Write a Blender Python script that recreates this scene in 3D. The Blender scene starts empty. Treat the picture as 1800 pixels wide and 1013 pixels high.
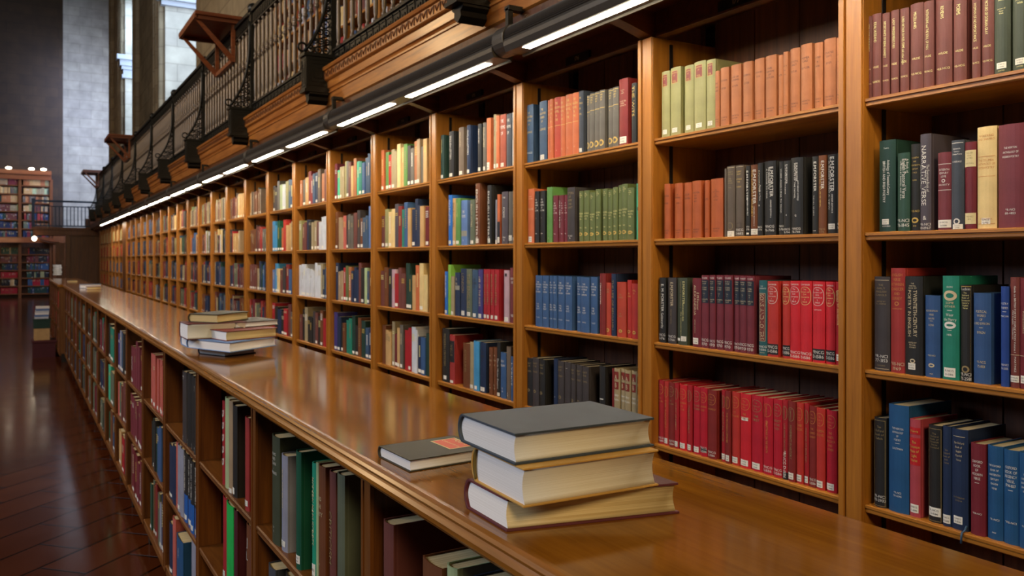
import bpy, math, random
from mathutils import Vector

# ------------------------------------------------------------------ camera, world, lights, exposure
SC = bpy.context.scene
COL = SC.collection
F = 1460.0                       # focal length in pixels of the 1800 px wide frame
TH = math.atan(865.0 / F)        # yaw of the camera from the long axis (+Y) towards the book wall (+X)
CT, ST = math.cos(TH), math.sin(TH)
CZ = 1.70                        # camera height
HOR = 456.0                      # image row of the horizon

cam = bpy.data.objects.new('camera', bpy.data.cameras.new('camera'))
COL.objects.link(cam)
cam.data.sensor_width = 36
cam.data.lens = 36 * F / 1800
cam.data.shift_y = (HOR - 506.5) / 1800
cam.data.clip_start = 0.05
cam.data.clip_end = 200
cam.location = (0, 0, CZ)
cam.rotation_euler = (math.pi / 2, 0, -TH)
SC.camera = cam
cam.data.dof.use_dof = True
cam.data.dof.focus_distance = 1.7
cam.data.dof.aperture_fstop = 8.0

SC.view_settings.view_transform = 'Standard'
SC.view_settings.look = 'None'
SC.view_settings.gamma = 1
SC.view_settings.use_curve_mapping = False
SC.view_settings.exposure = 0.0

w = bpy.data.worlds.new('world'); SC.world = w; w.use_nodes = True
w.node_tree.nodes['Background'].inputs[0].default_value = (0.62, 0.66, 0.80, 1)
w.node_tree.nodes['Background'].inputs[1].default_value = 0.02


def area(name, loc, target, sx, sy, power, color):
    l = bpy.data.lights.new(name, 'AREA'); l.shape = 'RECTANGLE'; l.size = sx; l.size_y = sy
    l.energy = power; l.color = color
    o = bpy.data.objects.new(name, l); COL.objects.link(o); o.location = loc
    o.rotation_euler = (Vector(target) - Vector(loc)).to_track_quat('-Z', 'Y').to_euler()
    o['kind'] = 'structure'
    return o


# the high windows of the opposite side wall (cool) and the chandeliers down the hall (warm)
area('daylight_opposite', (-9.5, 6.5, 6.6), (1.0, 3.0, 1.2), 9, 4.5, 740, (0.62, 0.76, 1.0))
area('chandelier_light_behind', (-1.2, -4.5, 5.4), (1.3, 1.6, 1.2), 1.6, 1.6, 240, (1.0, 0.76, 0.46))
area('chandelier_light_near', (-4.5, 6.5, 6.0), (2.6, 9.5, 3.2), 1.6, 1.6, 210, (1.0, 0.68, 0.36))
area('chandelier_light_middle', (-4.5, 16.0, 6.0), (2.0, 15.0, 2.0), 1.6, 1.6, 130, (1.0, 0.68, 0.36))
area('chandelier_light_far', (-4.5, 30.0, 6.5), (0.5, 42.0, 1.5), 1.6, 1.6, 50, (1.0, 0.62, 0.30))
TUBE = 74.0                      # strength of the fluorescent tubes under the gallery


# ------------------------------------------------------------------ helpers
def P(x, y, z):
    """photo pixel -> world point on the horizontal plane z (z measured from the camera height)"""
    D = z * F / (HOR - y); L = (x - 900.0) / F * D
    return Vector((D * ST + L * CT, D * CT - L * ST, z + CZ))


def Yat(x, X):
    """photo column -> distance along the hall of a point on the vertical plane X"""
    t = (x - 900.0) / F
    return X * (CT - t * ST) / (ST + t * CT)


def Zat(x, y, X):
    """photo pixel -> height above floor of a point on the vertical plane X"""
    Y = Yat(x, X); D = X * ST + Y * CT
    return (HOR - y) * D / F + CZ


def srgb(h):
    h = h.lstrip('#'); c = [int(h[i:i + 2], 16) / 255 for i in (0, 2, 4)]
    return tuple(v / 12.92 if v < .04045 else ((v + .055) / 1.055) ** 2.4 for v in c) + (1,)


class MB:
    def __init__(s): s.v = []; s.f = []; s.m = []; s.mats = []; s.cm = 0; s.smooth = []; s.sm = False
    def mat(s, m):
        if m not in s.mats: s.mats.append(m)
        s.cm = s.mats.index(m); return s
    def face(s, idx): s.f.append(idx); s.m.append(s.cm); s.smooth.append(s.sm)
    def add(s, vs, fs):
        b = len(s.v); s.v += [tuple(v) for v in vs]
        for f in fs: s.face([b + i for i in f])
        return s
    def box(s, x0, x1, y0, y1, z0, z1):
        x0, x1 = sorted((x0, x1)); y0, y1 = sorted((y0, y1)); z0, z1 = sorted((z0, z1))
        return s.add([(x0, y0, z0), (x1, y0, z0), (x1, y1, z0), (x0, y1, z0), (x0, y0, z1), (x1, y0, z1), (x1, y1, z1), (x0, y1, z1)],
                     [(0, 3, 2, 1), (4, 5, 6, 7), (0, 1, 5, 4), (1, 2, 6, 5), (2, 3, 7, 6), (3, 0, 4, 7)])
    def prism_y(s, prof, y0, y1):
        """closed XZ profile extruded along Y"""
        n = len(prof)
        vs = [(x, y0, z) for x, z in prof] + [(x, y1, z) for x, z in prof]
        fs = [(i, (i + 1) % n, n + (i + 1) % n, n + i) for i in range(n)] + [tuple(range(n - 1, -1, -1)), tuple(range(n, 2 * n))]
        return s.add(vs, fs)
    def prism_x(s, prof, x0, x1):
        n = len(prof)
        vs = [(x0, y, z) for y, z in prof] + [(x1, y, z) for y, z in prof]
        fs = [(i, (i + 1) % n, n + (i + 1) % n, n + i) for i in range(n)] + [tuple(range(n - 1, -1, -1)), tuple(range(n, 2 * n))]
        return s.add(vs, fs)
    def lathe(s, prof, n=8, c=(0, 0, 0)):
        b = len(s.v); s.sm = True
        for r, z in prof:
            for k in range(n):
                a = 2 * math.pi * k / n; s.v.append((c[0] + r * math.cos(a), c[1] + r * math.sin(a), c[2] + z))
        for i in range(len(prof) - 1):
            for k in range(n):
                s.face([b + i * n + k, b + i * n + (k + 1) % n, b + (i + 1) * n + (k + 1) % n, b + (i + 1) * n + k])
        s.sm = False
        s.face([b + k for k in range(n - 1, -1, -1)]); s.face([b + (len(prof) - 1) * n + k for k in range(n)])
        return s
    def tube(s, pts, r, n=6, closed=False):
        pts = [Vector(p) for p in pts]; N = len(pts); b = len(s.v); s.sm = True
        for i, p in enumerate(pts):
            a = pts[(i - 1) % N] if (closed or i) else pts[i]
            c = pts[(i + 1) % N] if (closed or i < N - 1) else pts[i]
            d = (c - a).normalized(); up = Vector((0, 1, 0)) if abs(d.y) < .9 else Vector((1, 0, 0))
            u = d.cross(up).normalized(); v = d.cross(u).normalized()
            rr = r[i] if isinstance(r, (list, tuple)) else r
            for k in range(n):
                t = 2 * math.pi * k / n; s.v.append(tuple(p + u * rr * math.cos(t) + v * rr * math.sin(t)))
        M = N if closed else N - 1
        for i in range(M):
            j = (i + 1) % N
            for k in range(n):
                s.face([b + i * n + k, b + i * n + (k + 1) % n, b + j * n + (k + 1) % n, b + j * n + k])
        s.sm = False
        if not closed:
            s.face([b + k for k in range(n - 1, -1, -1)]); s.face([b + (N - 1) * n + k for k in range(n)])
        return s
    def mesh(s, name):
        me = bpy.data.meshes.new(name); me.from_pydata(s.v, [], s.f)
        for m in s.mats: me.materials.append(m)
        me.polygons.foreach_set('material_index', s.m); me.polygons.foreach_set('use_smooth', s.smooth)
        me.update(); return me
    def build(s, name, m=None, parent=None, bevel=0):
        if m is not None and not s.mats: s.mat(m)
        o = bpy.data.objects.new(name, s.mesh(name)); COL.objects.link(o)
        if parent is not None: o.parent = parent
        if bevel:
            b = o.modifiers.new('bevel', 'BEVEL'); b.width = bevel; b.segments = 2; b.limit_method = 'ANGLE'
        return o


def tag(o, label=None, cat=None, group=None, kind=None):
    if label: o['label'] = label
    if cat: o['category'] = cat
    if group: o['group'] = group
    if kind: o['kind'] = kind
    return o


def empty(name, loc, label=None, cat=None, group=None):
    o = bpy.data.objects.new(name, None); COL.objects.link(o); o.location = loc; o.empty_display_size = .05
    return tag(o, label, cat, group)


ORD = ['', 'first', 'second', 'third', 'fourth', 'fifth', 'sixth', 'seventh', 'eighth', 'ninth', 'tenth', 'eleventh', 'twelfth',
       'thirteenth', 'fourteenth', 'fifteenth', 'sixteenth', 'seventeenth', 'eighteenth', 'nineteenth', 'twentieth',
       'twenty-first', 'twenty-second', 'twenty-third', 'twenty-fourth', 'twenty-fifth', 'twenty-sixth', 'twenty-seventh', 'twenty-eighth']


# ------------------------------------------------------------------ materials
def newmat(name):
    m = bpy.data.materials.new(name); m.use_nodes = True
    return m, m.node_tree.nodes, m.node_tree.links, m.node_tree.nodes['Principled BSDF']


def wood(name, c0, c1, axis='z', rough=.38, scale=1.0, coat=0.0, bump=.15, freq=1.0):
    m, N, L, B = newmat(name)
    tc = N.new('ShaderNodeTexCoord'); mp = N.new('ShaderNodeMapping')
    s = {'z': (22, 22, 1.2), 'y': (22, 1.2, 22), 'x': (1.2, 22, 22)}[axis]
    mp.inputs['Scale'].default_value = [v * scale for v in s]
    L.new(tc.outputs['Object'], mp.inputs['Vector'])
    n1 = N.new('ShaderNodeTexNoise'); n1.inputs['Scale'].default_value = 1.6 * freq; n1.inputs['Detail'].default_value = 6; n1.inputs['Distortion'].default_value = .6
    n2 = N.new('ShaderNodeTexNoise'); n2.inputs['Scale'].default_value = 9 * freq; n2.inputs['Detail'].default_value = 3
    L.new(mp.outputs[0], n1.inputs['Vector']); L.new(mp.outputs[0], n2.inputs['Vector'])
    mx = N.new('ShaderNodeMath'); mx.operation = 'MULTIPLY_ADD'; mx.inputs[1].default_value = .35
    L.new(n2.outputs[0], mx.inputs[0]); L.new(n1.outputs[0], mx.inputs[2])
    r = N.new('ShaderNodeValToRGB'); r.color_ramp.elements[0].position = .42; r.color_ramp.elements[1].position = .92
    r.color_ramp.elements[0].color = srgb(c0); r.color_ramp.elements[1].color = srgb(c1)
    L.new(mx.outputs[0], r.inputs[0]); L.new(r.outputs[0], B.inputs['Base Color'])
    B.inputs['Roughness'].default_value = rough
    B.inputs['Coat Weight'].default_value = coat; B.inputs['Coat Roughness'].default_value = .12
    bp = N.new('ShaderNodeBump'); bp.inputs['Strength'].default_value = bump; bp.inputs['Distance'].default_value = .002
    L.new(n2.outputs[0], bp.inputs['Height']); L.new(bp.outputs[0], B.inputs['Normal'])
    return m


W_V = wood('oak_upright', '#8a5417', '#b47426', 'z')
W_H = wood('oak_shelf', '#8a5418', '#b87828', 'y')
W_X = wood('oak_crosswise', '#74421a', '#ab6c2c', 'x')
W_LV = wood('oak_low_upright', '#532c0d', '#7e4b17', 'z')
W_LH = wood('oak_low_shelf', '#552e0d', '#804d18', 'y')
W_BACK = wood('dark_back_board', '#482818', '#744527', 'z', rough=.5)
W_FR = wood('oak_frieze', '#8a4a1a', '#cc8238', 'y', rough=.3, coat=.3)
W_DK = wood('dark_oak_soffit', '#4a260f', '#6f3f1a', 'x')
W_TOP = wood('polished_counter_oak', '#744510', '#8e5a18', 'y', rough=.10, scale=.4, coat=.0, bump=0.0, freq=2.2)
W_TOP.node_tree.nodes['Principled BSDF'].inputs['IOR'].default_value = 1.36
W_EDGE = wood('counter_edge_oak', '#744510', '#a0651e', 'y', rough=.26, coat=.2, bump=.03)
W_RED = wood('reddish_oak', '#5f2c12', '#8e4c22', 'x', rough=.35)
W_FAR = wood('far_oak_panel', '#54290c', '#7c4414', 'z')


def plain(name, col, rough=.6, metal=0, spec=.5):
    m, N, L, B = newmat(name)
    tc = N.new('ShaderNodeTexCoord'); n = N.new('ShaderNodeTexNoise'); n.inputs['Scale'].default_value = 60; n.inputs['Detail'].default_value = 2
    L.new(tc.outputs['Object'], n.inputs['Vector'])
    mr = N.new('ShaderNodeMapRange'); mr.inputs[3].default_value = .88; mr.inputs[4].default_value = 1.1; L.new(n.outputs[0], mr.inputs[0])
    mx = N.new('ShaderNodeMix'); mx.data_type = 'RGBA'; mx.blend_type = 'MULTIPLY'; mx.inputs[0].default_value = 1
    mx.inputs[6].default_value = srgb(col); L.new(mr.outputs[0], mx.inputs[7]); L.new(mx.outputs[2], B.inputs['Base Color'])
    B.inputs['Roughness'].default_value = rough; B.inputs['Metallic'].default_value = metal; B.inputs['Specular IOR Level'].default_value = spec
    return m


def cloth(name, col, rough=.55):
    """book cloth: fine weave in colour and bump"""
    m, N, L, B = newmat(name)
    tc = N.new('ShaderNodeTexCoord'); n = N.new('ShaderNodeTexNoise'); n.inputs['Scale'].default_value = 900; n.inputs['Detail'].default_value = 2
    L.new(tc.outputs['Object'], n.inputs['Vector'])
    n2 = N.new('ShaderNodeTexNoise'); n2.inputs['Scale'].default_value = 14; n2.inputs['Detail'].default_value = 3
    L.new(tc.outputs['Object'], n2.inputs['Vector'])
    ad = N.new('ShaderNodeMath'); ad.operation = 'MULTIPLY_ADD'; ad.inputs[1].default_value = .6
    L.new(n.outputs[0], ad.inputs[0]); L.new(n2.outputs[0], ad.inputs[2])
    mr = N.new('ShaderNodeMapRange'); mr.inputs[1].default_value = .4; mr.inputs[2].default_value = 1.2; mr.inputs[3].default_value = .8; mr.inputs[4].default_value = 1.2
    L.new(ad.outputs[0], mr.inputs[0])
    mx = N.new('ShaderNodeMix'); mx.data_type = 'RGBA'; mx.blend_type = 'MULTIPLY'; mx.inputs[0].default_value = 1
    mx.inputs[6].default_value = srgb(col); L.new(mr.outputs[0], mx.inputs[7]); L.new(mx.outputs[2], B.inputs['Base Color'])
    B.inputs['Roughness'].default_value = rough; B.inputs['Specular IOR Level'].default_value = .35
    bp = N.new('ShaderNodeBump'); bp.inputs['Strength'].default_value = .12; bp.inputs['Distance'].default_value = .0006
    L.new(n.outputs[0], bp.inputs['Height']); L.new(bp.outputs[0], B.inputs['Normal'])
    return m


def paper(name, c0, c1, axis, freq):
    """edges of a page block: thin lines stacked along one local axis"""
    m, N, L, B = newmat(name)
    tc = N.new('ShaderNodeTexCoord'); mp = N.new('ShaderNodeMapping')
    mp.inputs['Scale'].default_value = {'z': (2, 2, freq), 'y': (2, freq, 2)}[axis]
    L.new(tc.outputs['Object'], mp.inputs['Vector'])
    n = N.new('ShaderNodeTexNoise'); n.inputs['Scale'].default_value = 1; n.inputs['Detail'].default_value = 3
    L.new(mp.outputs[0], n.inputs['Vector'])
    r = N.new('ShaderNodeValToRGB'); r.color_ramp.elements[0].position = .3; r.color_ramp.elements[1].position = .62
    r.color_ramp.elements[0].color = srgb(c0); r.color_ramp.elements[1].color = srgb(c1)
    L.new(n.outputs[0], r.inputs[0]); L.new(r.outputs[0], B.inputs['Base Color']); B.inputs['Roughness'].default_value = .8
    bp = N.new('ShaderNodeBump'); bp.inputs['Strength'].default_value = .25; bp.inputs['Distance'].default_value = .0006
    L.new(n.outputs[0], bp.inputs['Height']); L.new(bp.outputs[0], B.inputs['Normal'])
    return m


PAGES = paper('page_edges_upright', '#b7a06c', '#dcc998', 'y', 500)
PAGES_FLAT = paper('page_edges_lying', '#d8ccac', '#e9e1c8', 'z', 900)
PAGES_OLD = paper('page_edges_yellowed', '#c4a668', '#e2ca90', 'z', 700)
PAGES_WHITE = paper('page_edges_white', '#e4e0d8', '#f6f3ee', 'z', 900)
IRON = plain('dark_bronze_iron', '#2b2a26', .42, .75)
BALU = plain('bronze_baluster', '#6a5e50', .38, .6)
IRONB = plain('blue_grey_iron', '#2f3a48', .4, .5)
TRACK = plain('black_shelf_standard', '#1a1512', .5, .3)
HOUSE = plain('dark_grey_aluminium', '#504b43', .4, .2)
PLATE = plain('black_number_plate', '#111318', .35)
TAGM = plain('white_call_number_paper', '#e6e2d2', .7)
INK = plain('dark_ink', '#3a3a38', .7)
WHITE_L = plain('white_foil', '#dcd8cc', .5)
GOLD_L = plain('gold_foil', '#c9a750', .4)
YEL_L = plain('pale_gold_foil', '#d9cf86', .45)
CREAM_L = plain('cream_foil', '#c9b892', .5)
DULL_L = plain('dulled_gold_foil', '#8d7a50', .5)
BLACK_L = plain('black_foil', '#2a211d', .5)
ORG_L = plain('orange_foil', '#c07a3a', .5)
LIT = {'w': WHITE_L, 'g': GOLD_L, 'y': YEL_L, 'c': CREAM_L, 'd': DULL_L, 'k': BLACK_L, 'o': ORG_L}


def stone(name, c0, c1, mortar, sx=1.0, sy=.45, horiz='x'):
    m, N, L, B = newmat(name)
    tc = N.new('ShaderNodeTexCoord'); sp = N.new('ShaderNodeSeparateXYZ'); cb = N.new('ShaderNodeCombineXYZ')
    L.new(tc.outputs['Object'], sp.inputs[0]); L.new(sp.outputs[0 if horiz == 'x' else 1], cb.inputs[0]); L.new(sp.outputs[2], cb.inputs[1])
    br = N.new('ShaderNodeTexBrick'); br.inputs['Scale'].default_value = 1; br.inputs['Brick Width'].default_value = sx; br.inputs['Row Height'].default_value = sy
    br.inputs['Mortar Size'].default_value = .012; br.inputs['Mortar Smooth'].default_value = .4
    br.inputs['Color1'].default_value = srgb(c0); br.inputs['Color2'].default_value = srgb(c1); br.inputs['Mortar'].default_value = srgb(mortar)
    L.new(cb.outputs[0], br.inputs['Vector'])
    n = N.new('ShaderNodeTexNoise'); n.inputs['Scale'].default_value = 2.2; n.inputs['Detail'].default_value = 6; L.new(tc.outputs['Object'], n.inputs['Vector'])
    mr = N.new('ShaderNodeMapRange'); mr.inputs[1].default_value = .3; mr.inputs[2].default_value = .7; mr.inputs[3].default_value = .75; mr.inputs[4].default_value = 1.15
    L.new(n.outputs[0], mr.inputs[0])
    mx = N.new('ShaderNodeMix'); mx.data_type = 'RGBA'; mx.blend_type = 'MULTIPLY'; mx.inputs[0].default_value = 1
    L.new(br.outputs[0], mx.inputs[6]); L.new(mr.outputs[0], mx.inputs[7]); L.new(mx.outputs[2], B.inputs['Base Color'])
    B.inputs['Roughness'].default_value = .85
    return m


STONE_X = stone('limestone_blocks_facing', '#a39b88', '#989080', '#857d6c')
STONE_Y = stone('limestone_blocks_side', '#b8a684', '#a69473', '#8c7b60', horiz='y')
STONE_SHADED = stone('limestone_blocks_end_wall_shaded', '#3e2c16', '#362613', '#2c2010')  # same limestone out of the daylight, the shade put into its colours
MARBLE = plain('white_stone_capital', '#8f8f90', .7)


def floor_mat():
    m, N, L, B = newmat('glazed_red_floor_tiles')
    tc = N.new('ShaderNodeTexCoord'); mp = N.new('ShaderNodeMapping'); mp.inputs['Rotation'].default_value = (0, 0, math.radians(-44))
    L.new(tc.outputs['Object'], mp.inputs['Vector'])
    br = N.new('ShaderNodeTexBrick'); br.inputs['Scale'].default_value = 1; br.inputs['Brick Width'].default_value = .62; br.inputs['Row Height'].default_value = .31
    br.inputs['Mortar Size'].default_value = .009; br.inputs['Mortar Smooth'].default_value = .2
    br.inputs['Color1'].default_value = srgb('#46200f'); br.inputs['Color2'].default_value = srgb('#542811'); br.inputs['Mortar'].default_value = srgb('#120805')
    L.new(mp.outputs[0], br.inputs['Vector'])
    n = N.new('ShaderNodeTexNoise'); n.inputs['Scale'].default_value = 3; n.inputs['Detail'].default_value = 5; L.new(mp.outputs[0], n.inputs['Vector'])
    mr = N.new('ShaderNodeMapRange'); mr.inputs[3].default_value = .7; mr.inputs[4].default_value = 1.25; L.new(n.outputs[0], mr.inputs[0])
    mx = N.new('ShaderNodeMix'); mx.data_type = 'RGBA'; mx.blend_type = 'MULTIPLY'; mx.inputs[0].default_value = 1
    L.new(br.outputs[0], mx.inputs[6]); L.new(mr.outputs[0], mx.inputs[7]); L.new(mx.outputs[2], B.inputs['Base Color'])
    rr = N.new('ShaderNodeMapRange'); rr.inputs[3].default_value = .07; rr.inputs[4].default_value = .2; B.inputs['IOR'].default_value = 1.38; L.new(n.outputs[0], rr.inputs[0]); L.new(rr.outputs[0], B.inputs['Roughness'])
    bp = N.new('ShaderNodeBump'); bp.inputs['Strength'].default_value = .8; bp.inputs['Distance'].default_value = .006
    L.new(br.outputs['Fac'], bp.inputs['Height']); bp.invert = True; L.new(bp.outputs[0], B.inputs['Normal'])
    return m


def emit(name, col, s):
    m, N, L, B = newmat(name); B.inputs['Base Color'].default_value = (.8, .8, .8, 1)
    B.inputs['Emission Color'].default_value = col; B.inputs['Emission Strength'].default_value = s
    return m


TUBE_M = emit('fluorescent_diffuser', (1.0, .88, .68, 1), TUBE)
SPOT_M = emit('spot_lamp_glow', (1.0, .85, .6, 1), 9)
SKYPANE = emit('bright_window_glass', (.70, .82, 1.0, 1), 2.5)

# ------------------------------------------------------------------ the setting
MB().box(-14, 4.6, -6, 46, -.12, 0).build('floor', floor_mat())['kind'] = 'structure'
# end wall: left part with its shade put into the stone colour, and the recess to its right that daylight reaches
MB().box(-14, 1.68, 42.75, 43.2, 0, 19).build('wall_back', STONE_SHADED)['kind'] = 'structure'
o = MB().box(1.45, 4.6, 45.4, 45.8, 0, 19).box(1.45, 1.66, 43.2, 45.4, 0, 19).build('wall_recess', STONE_X); o['kind'] = 'structure'
# right-hand wall: stone piers between deep window bays
PX = 3.2
def pier(y0, y1, roll=True):
    mb = MB().mat(STONE_Y).box(PX, 4.7, y0 + .02, y1, 0, 19)
    mb.mat(STONE_X).box(PX + .0, 4.7, y1 - .015, y1 + .0, 0, 19)
    mb.mat(STONE_Y)
    if roll:
        for yy in (y0 + .25, y0 + .8, y0 + 1.25, y1 - .3, y1 - .9):
            mb.lathe([(.13, 0), (.13, 19)], 10, (PX, yy, 0))
    return mb
o = MB().mat(STONE_X).box(PX, 4.7, 22.9, 22.95, 0, 19); o = pier(22.95, 29.2).build('wall_pier_near', None); o['kind'] = 'structure'
o = MB().box(PX + .01, 4.7, 22.88, 22.95, 0, 19).build('wall_reveal_near', STONE_X); o['kind'] = 'structure'
o = pier(32.37, 37.3).build('wall_pier_far', None); o['kind'] = 'structure'
o = MB().box(PX + .01, 4.7, 32.3, 32.37, 0, 19).build('wall_reveal_far', STONE_X); o['kind'] = 'structure'
o = MB().mat(STONE_Y).box(PX, 4.7, -2, 18.5, 0, 19).build('wall_right', None); o['kind'] = 'structure'
o = MB().box(4.7, 5.0, -2, 46, 0, 19).build('wall_outer', STONE_Y); o['kind'] = 'structure'
for i, (a, b) in enumerate([(18.9, 22.5), (29.5, 32.0), (37.9, 44.8)]):
    root = empty('window_%d' % (i + 1), (4.62, (a + b) / 2, 3.6)); root['kind'] = 'structure'
    MB().box(0, .05, -(b - a) / 2, (b - a) / 2, 0, 8.5).build('window_glass', SKYPANE, root)
    fr = MB()
    for k in range(4):
        yy = -(b - a) / 2 + (b - a) * k / 3; fr.box(-.04, 0, yy - .04, yy + .04, 0, 8.5)
    for k in range(6): fr.box(-.04, 0, -(b - a) / 2, (b - a) / 2, k * 1.7 - .03, k * 1.7 + .03)
    fr.build('window_frame', IRON, root)
area('daylight_window_near', (4.45, 20.6, 7.0), (3.3, 22.8, 6.2), 3.4, 8, 700, (.50, .68, 1.0))
area('daylight_window_middle', (4.45, 30.7, 7.0), (3.3, 32.2, 6.2), 2.2, 8, 520, (.50, .68, 1.0))
area('daylight_window_far', (4.45, 41.0, 7.0), (2.2, 45.2, 5.0), 5.5, 8, 1100, (.42, .54, 1.0))
# white capital and moulding on the far reveal
z0 = Zat(220, 137, PX)
mb = MB()
for k, (dx, za, zb) in enumerate([(.10, 0, .12), (.06, .12, .3), (.12, .3, .42), (.18, .42, .62), (.28, .62, .78)]):
    mb.box(PX - dx, 4.2, 32.3 - dx - .02, 32.5, z0 + za, z0 + zb)
o = mb.build('trim_1', MARBLE); o['kind'] = 'structure'
z0 = Zat(291, 8, PX)
o = MB().box(PX - .1, 4.5, 22.75, 22.95, z0, z0 + .35).box(PX - .2, 4.5, 22.65, 22.95, z0 + .12, z0 + .3).build('trim_2', MARBLE); o['kind'] = 'structure'

# ------------------------------------------------------------------ the long book wall
XW = 2.05                 # front plane of the wall bookcases
XF = 2.045
SH = {'A': .4525, 'B': .076, 'C': -.31, 'D': -.69}       # shelf tops relative to the camera
SH_E = -1.15
STILES = [.615] + [Yat(x, XW) for x in (1501, 1139.5, 915.5, 765, 660, 580.5, 519.7, 473, 433.5, 400.5, 373.6, 351, 331.6, 313, 298, 284, 271, 259.3)]
while STILES[-1] < 19.8: STILES.append(STILES[-1] + .87)
PIL = STILES[-1]
FARST = [PIL + .75]
while FARST[-1] < 27.2: FARST.append(FARST[-1] + .9)
STILES = [-.31] + STILES
BAYNAME = {1: 'rightmost wall bay', 2: 'second wall bay from right', 3: 'third wall bay from right', 4: 'fourth wall bay from right'}
ROWNAME = {'A': 'top', 'B': 'second', 'C': 'third', 'D': 'lowest'}
RZ = lambda z: z + CZ


def shelf_prof(z, x0=XF, x1=2.35, t=.024):
    return [(x0 + .004, z), (x0, z - .002), (x0, z - .009), (x0 + .006, z - .011), (x0 + .006, z - .013), (x0 + .0035, z - .015), (x0 + .0035, z - .021), (x0 + .008, z - t), (x1, z - t), (x1, z)]


# --- glyphs (Blender's built-in font), one mesh per character
CHARS = sorted(set('ABCDEFGHIJKLMNOPQRSTUVWXYZabcdefghijklmnopqrstuvwxyz0123456789.,-&*:\''))
GL = {}
tmp = []
for ch in CHARS:
    cu = bpy.data.curves.new('g', 'FONT'); cu.body = ch; cu.size = 1; cu.resolution_u = 2
    ob = bpy.data.objects.new('g', cu); COL.objects.link(ob); tmp.append((ch, cu, ob))
bpy.context.view_layer.update()
dg = bpy.context.evaluated_depsgraph_get()
for ch, cu, ob in tmp:
    me = bpy.data.meshes.new_from_object(ob.evaluated_get(dg))
    vs = [(v.co.x, v.co.y) for v in me.vertices]; fs = [tuple(p.vertices) for p in me.polygons]
    x0 = min(v[0] for v in vs); x1 = max(v[0] for v in vs)
    GL[ch] = ([(a - x0, b) for a, b in vs], fs, x1 - x0)
    bpy.data.meshes.remove(me)
for ch, cu, ob in tmp:
    bpy.data.objects.remove(ob); bpy.data.curves.remove(cu)


def layout(text, gap=.09):
    vs, fs, x = [], [], 0
    for ch in text:
        if ch == ' ': x += .3; continue
        g = GL.get(ch) or GL['-']
        b = len(vs); vs += [(a + x, c) for a, c in g[0]]; fs += [tuple(b + i for i in f) for f in g[1]]
        x += g[2] + gap
    return vs, fs, max(x - gap, .1)


# --- book colours: name -> (albedo, words)
BC = {
 'wine': ('#6a3a33', 'wine brown'), 'green0': ('#3b4232', 'dark green'), 'dkgreen': ('#1e3a30', 'dark green'), 'green2': ('#2c4a3c', 'muted green'),
 'black': ('#22211f', 'black'), 'slate': ('#4c454c', 'slate grey'), 'wine2': ('#713036', 'dark red'), 'slate2': ('#3c4149', 'blue grey'),
 'maroon': ('#6b2028', 'maroon'), 'cream': ('#dcc083', 'cream'), 'charcoal': ('#3d3736', 'charcoal'), 'brick': ('#9a302c', 'brick red'),
 'blue': ('#2f4f7c', 'blue'), 'teal': ('#1f7a63', 'teal green'), 'blue2': ('#1f3f84', 'bright blue'), 'brownm': ('#70352d', 'brown'),
 'blued': ('#1e4f7a', 'blue'), 'dusty': ('#a8424a', 'dusty red'), 'navy': ('#1b2b48', 'navy'), 'maroond': ('#70202a', 'maroon'),
 'olive': ('#94905e', 'olive'), 'terra': ('#a8683f', 'terracotta'), 'terra2': ('#a85428', 'burnt orange'), 'taupe': ('#5c5044', 'taupe'),
 'brown': ('#6a3c1e', 'brown'), 'redc': ('#a01c24', 'crimson'), 'mar2': ('#6e2832', 'maroon'), 'tealb': ('#22585c', 'teal'),
 'red': ('#c4202a', 'bright red'), 'redb': ('#b23028', 'brownish red'), 'red3': ('#b0182a', 'deep red'), 'beige': ('#a08868', 'beige'),
 'steel': ('#354e68', 'steel blue'), 'orange': ('#c0653a', 'orange'), 'grey': ('#5f5a52', 'grey'), 'redm': ('#7c2420', 'dark red'),
 'sky': ('#3f8cb8', 'sky blue'), 'ltblue': ('#5a78a8', 'light blue'), 'green': ('#5c8a44', 'leaf green'), 'olgreen': ('#5f6a3c', 'olive green'),
 'mint': ('#3cae86', 'mint green'), 'blue3': ('#365680', 'blue'), 'redo': ('#b2402a', 'orange red'), 'khaki': ('#9c8c68', 'khaki'),
 'rust': ('#9c4a34', 'rust'), 'white': ('#c8ccd0', 'white'), 'brblue': ('#2468b8', 'bright blue'), 'tan': ('#c09a64', 'tan'),
 'ggreen': ('#5c6450', 'grey green'), 'gbrown': ('#6c5c4c', 'grey brown'), 'lime': ('#78ac40', 'lime green'), 'indigo': ('#3c3470', 'indigo'),
 'pink': ('#b898a0', 'pale pink'), 'lav': ('#7c8098', 'lavender grey'), 'forest': ('#0e5038', 'forest green'), 'aqua': ('#1c9878', 'aqua green'),
 'pgreen': ('#a8b888', 'pale green'), 'bgreen': ('#18b04c', 'bright green'), 'dmar': ('#4a1820', 'dark maroon'), 'salmon': ('#b85c50', 'salmon'),
 'lgrey': ('#8c8e9c', 'light grey'), 'bblue': ('#1c5ca8', 'blue and black'), 'dkblue': ('#22304c', 'dark blue'), 'dkol': ('#3c4430', 'dark olive'),
}
CL = {k: cloth('cloth_' + k, v[0]) for k, v in BC.items()}
ORGP = CL['terra2']
PANELS = {'navy': plain('navy_title_panel', '#16202e', .5), 'red': plain('red_title_panel', '#8c2420', .5), 'cream': plain('cream_title_panel', '#d8c894', .6),
          'black': plain('black_call_number_panel', '#1c1a1c', .5), 'rred': plain('bright_red_panel', '#b81c20', .5), 'maroon': plain('maroon_title_panel', '#6c241c', .5),
          'wine': plain('wine_title_panel', '#7a2418', .5), 'gold': GOLD_L, 'grey': plain('clear_grey_sticker', '#8c8878', .6)}


def spine_fn(t, b): return lambda u: -b * (1 - (2 * u / t) ** 2)


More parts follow.
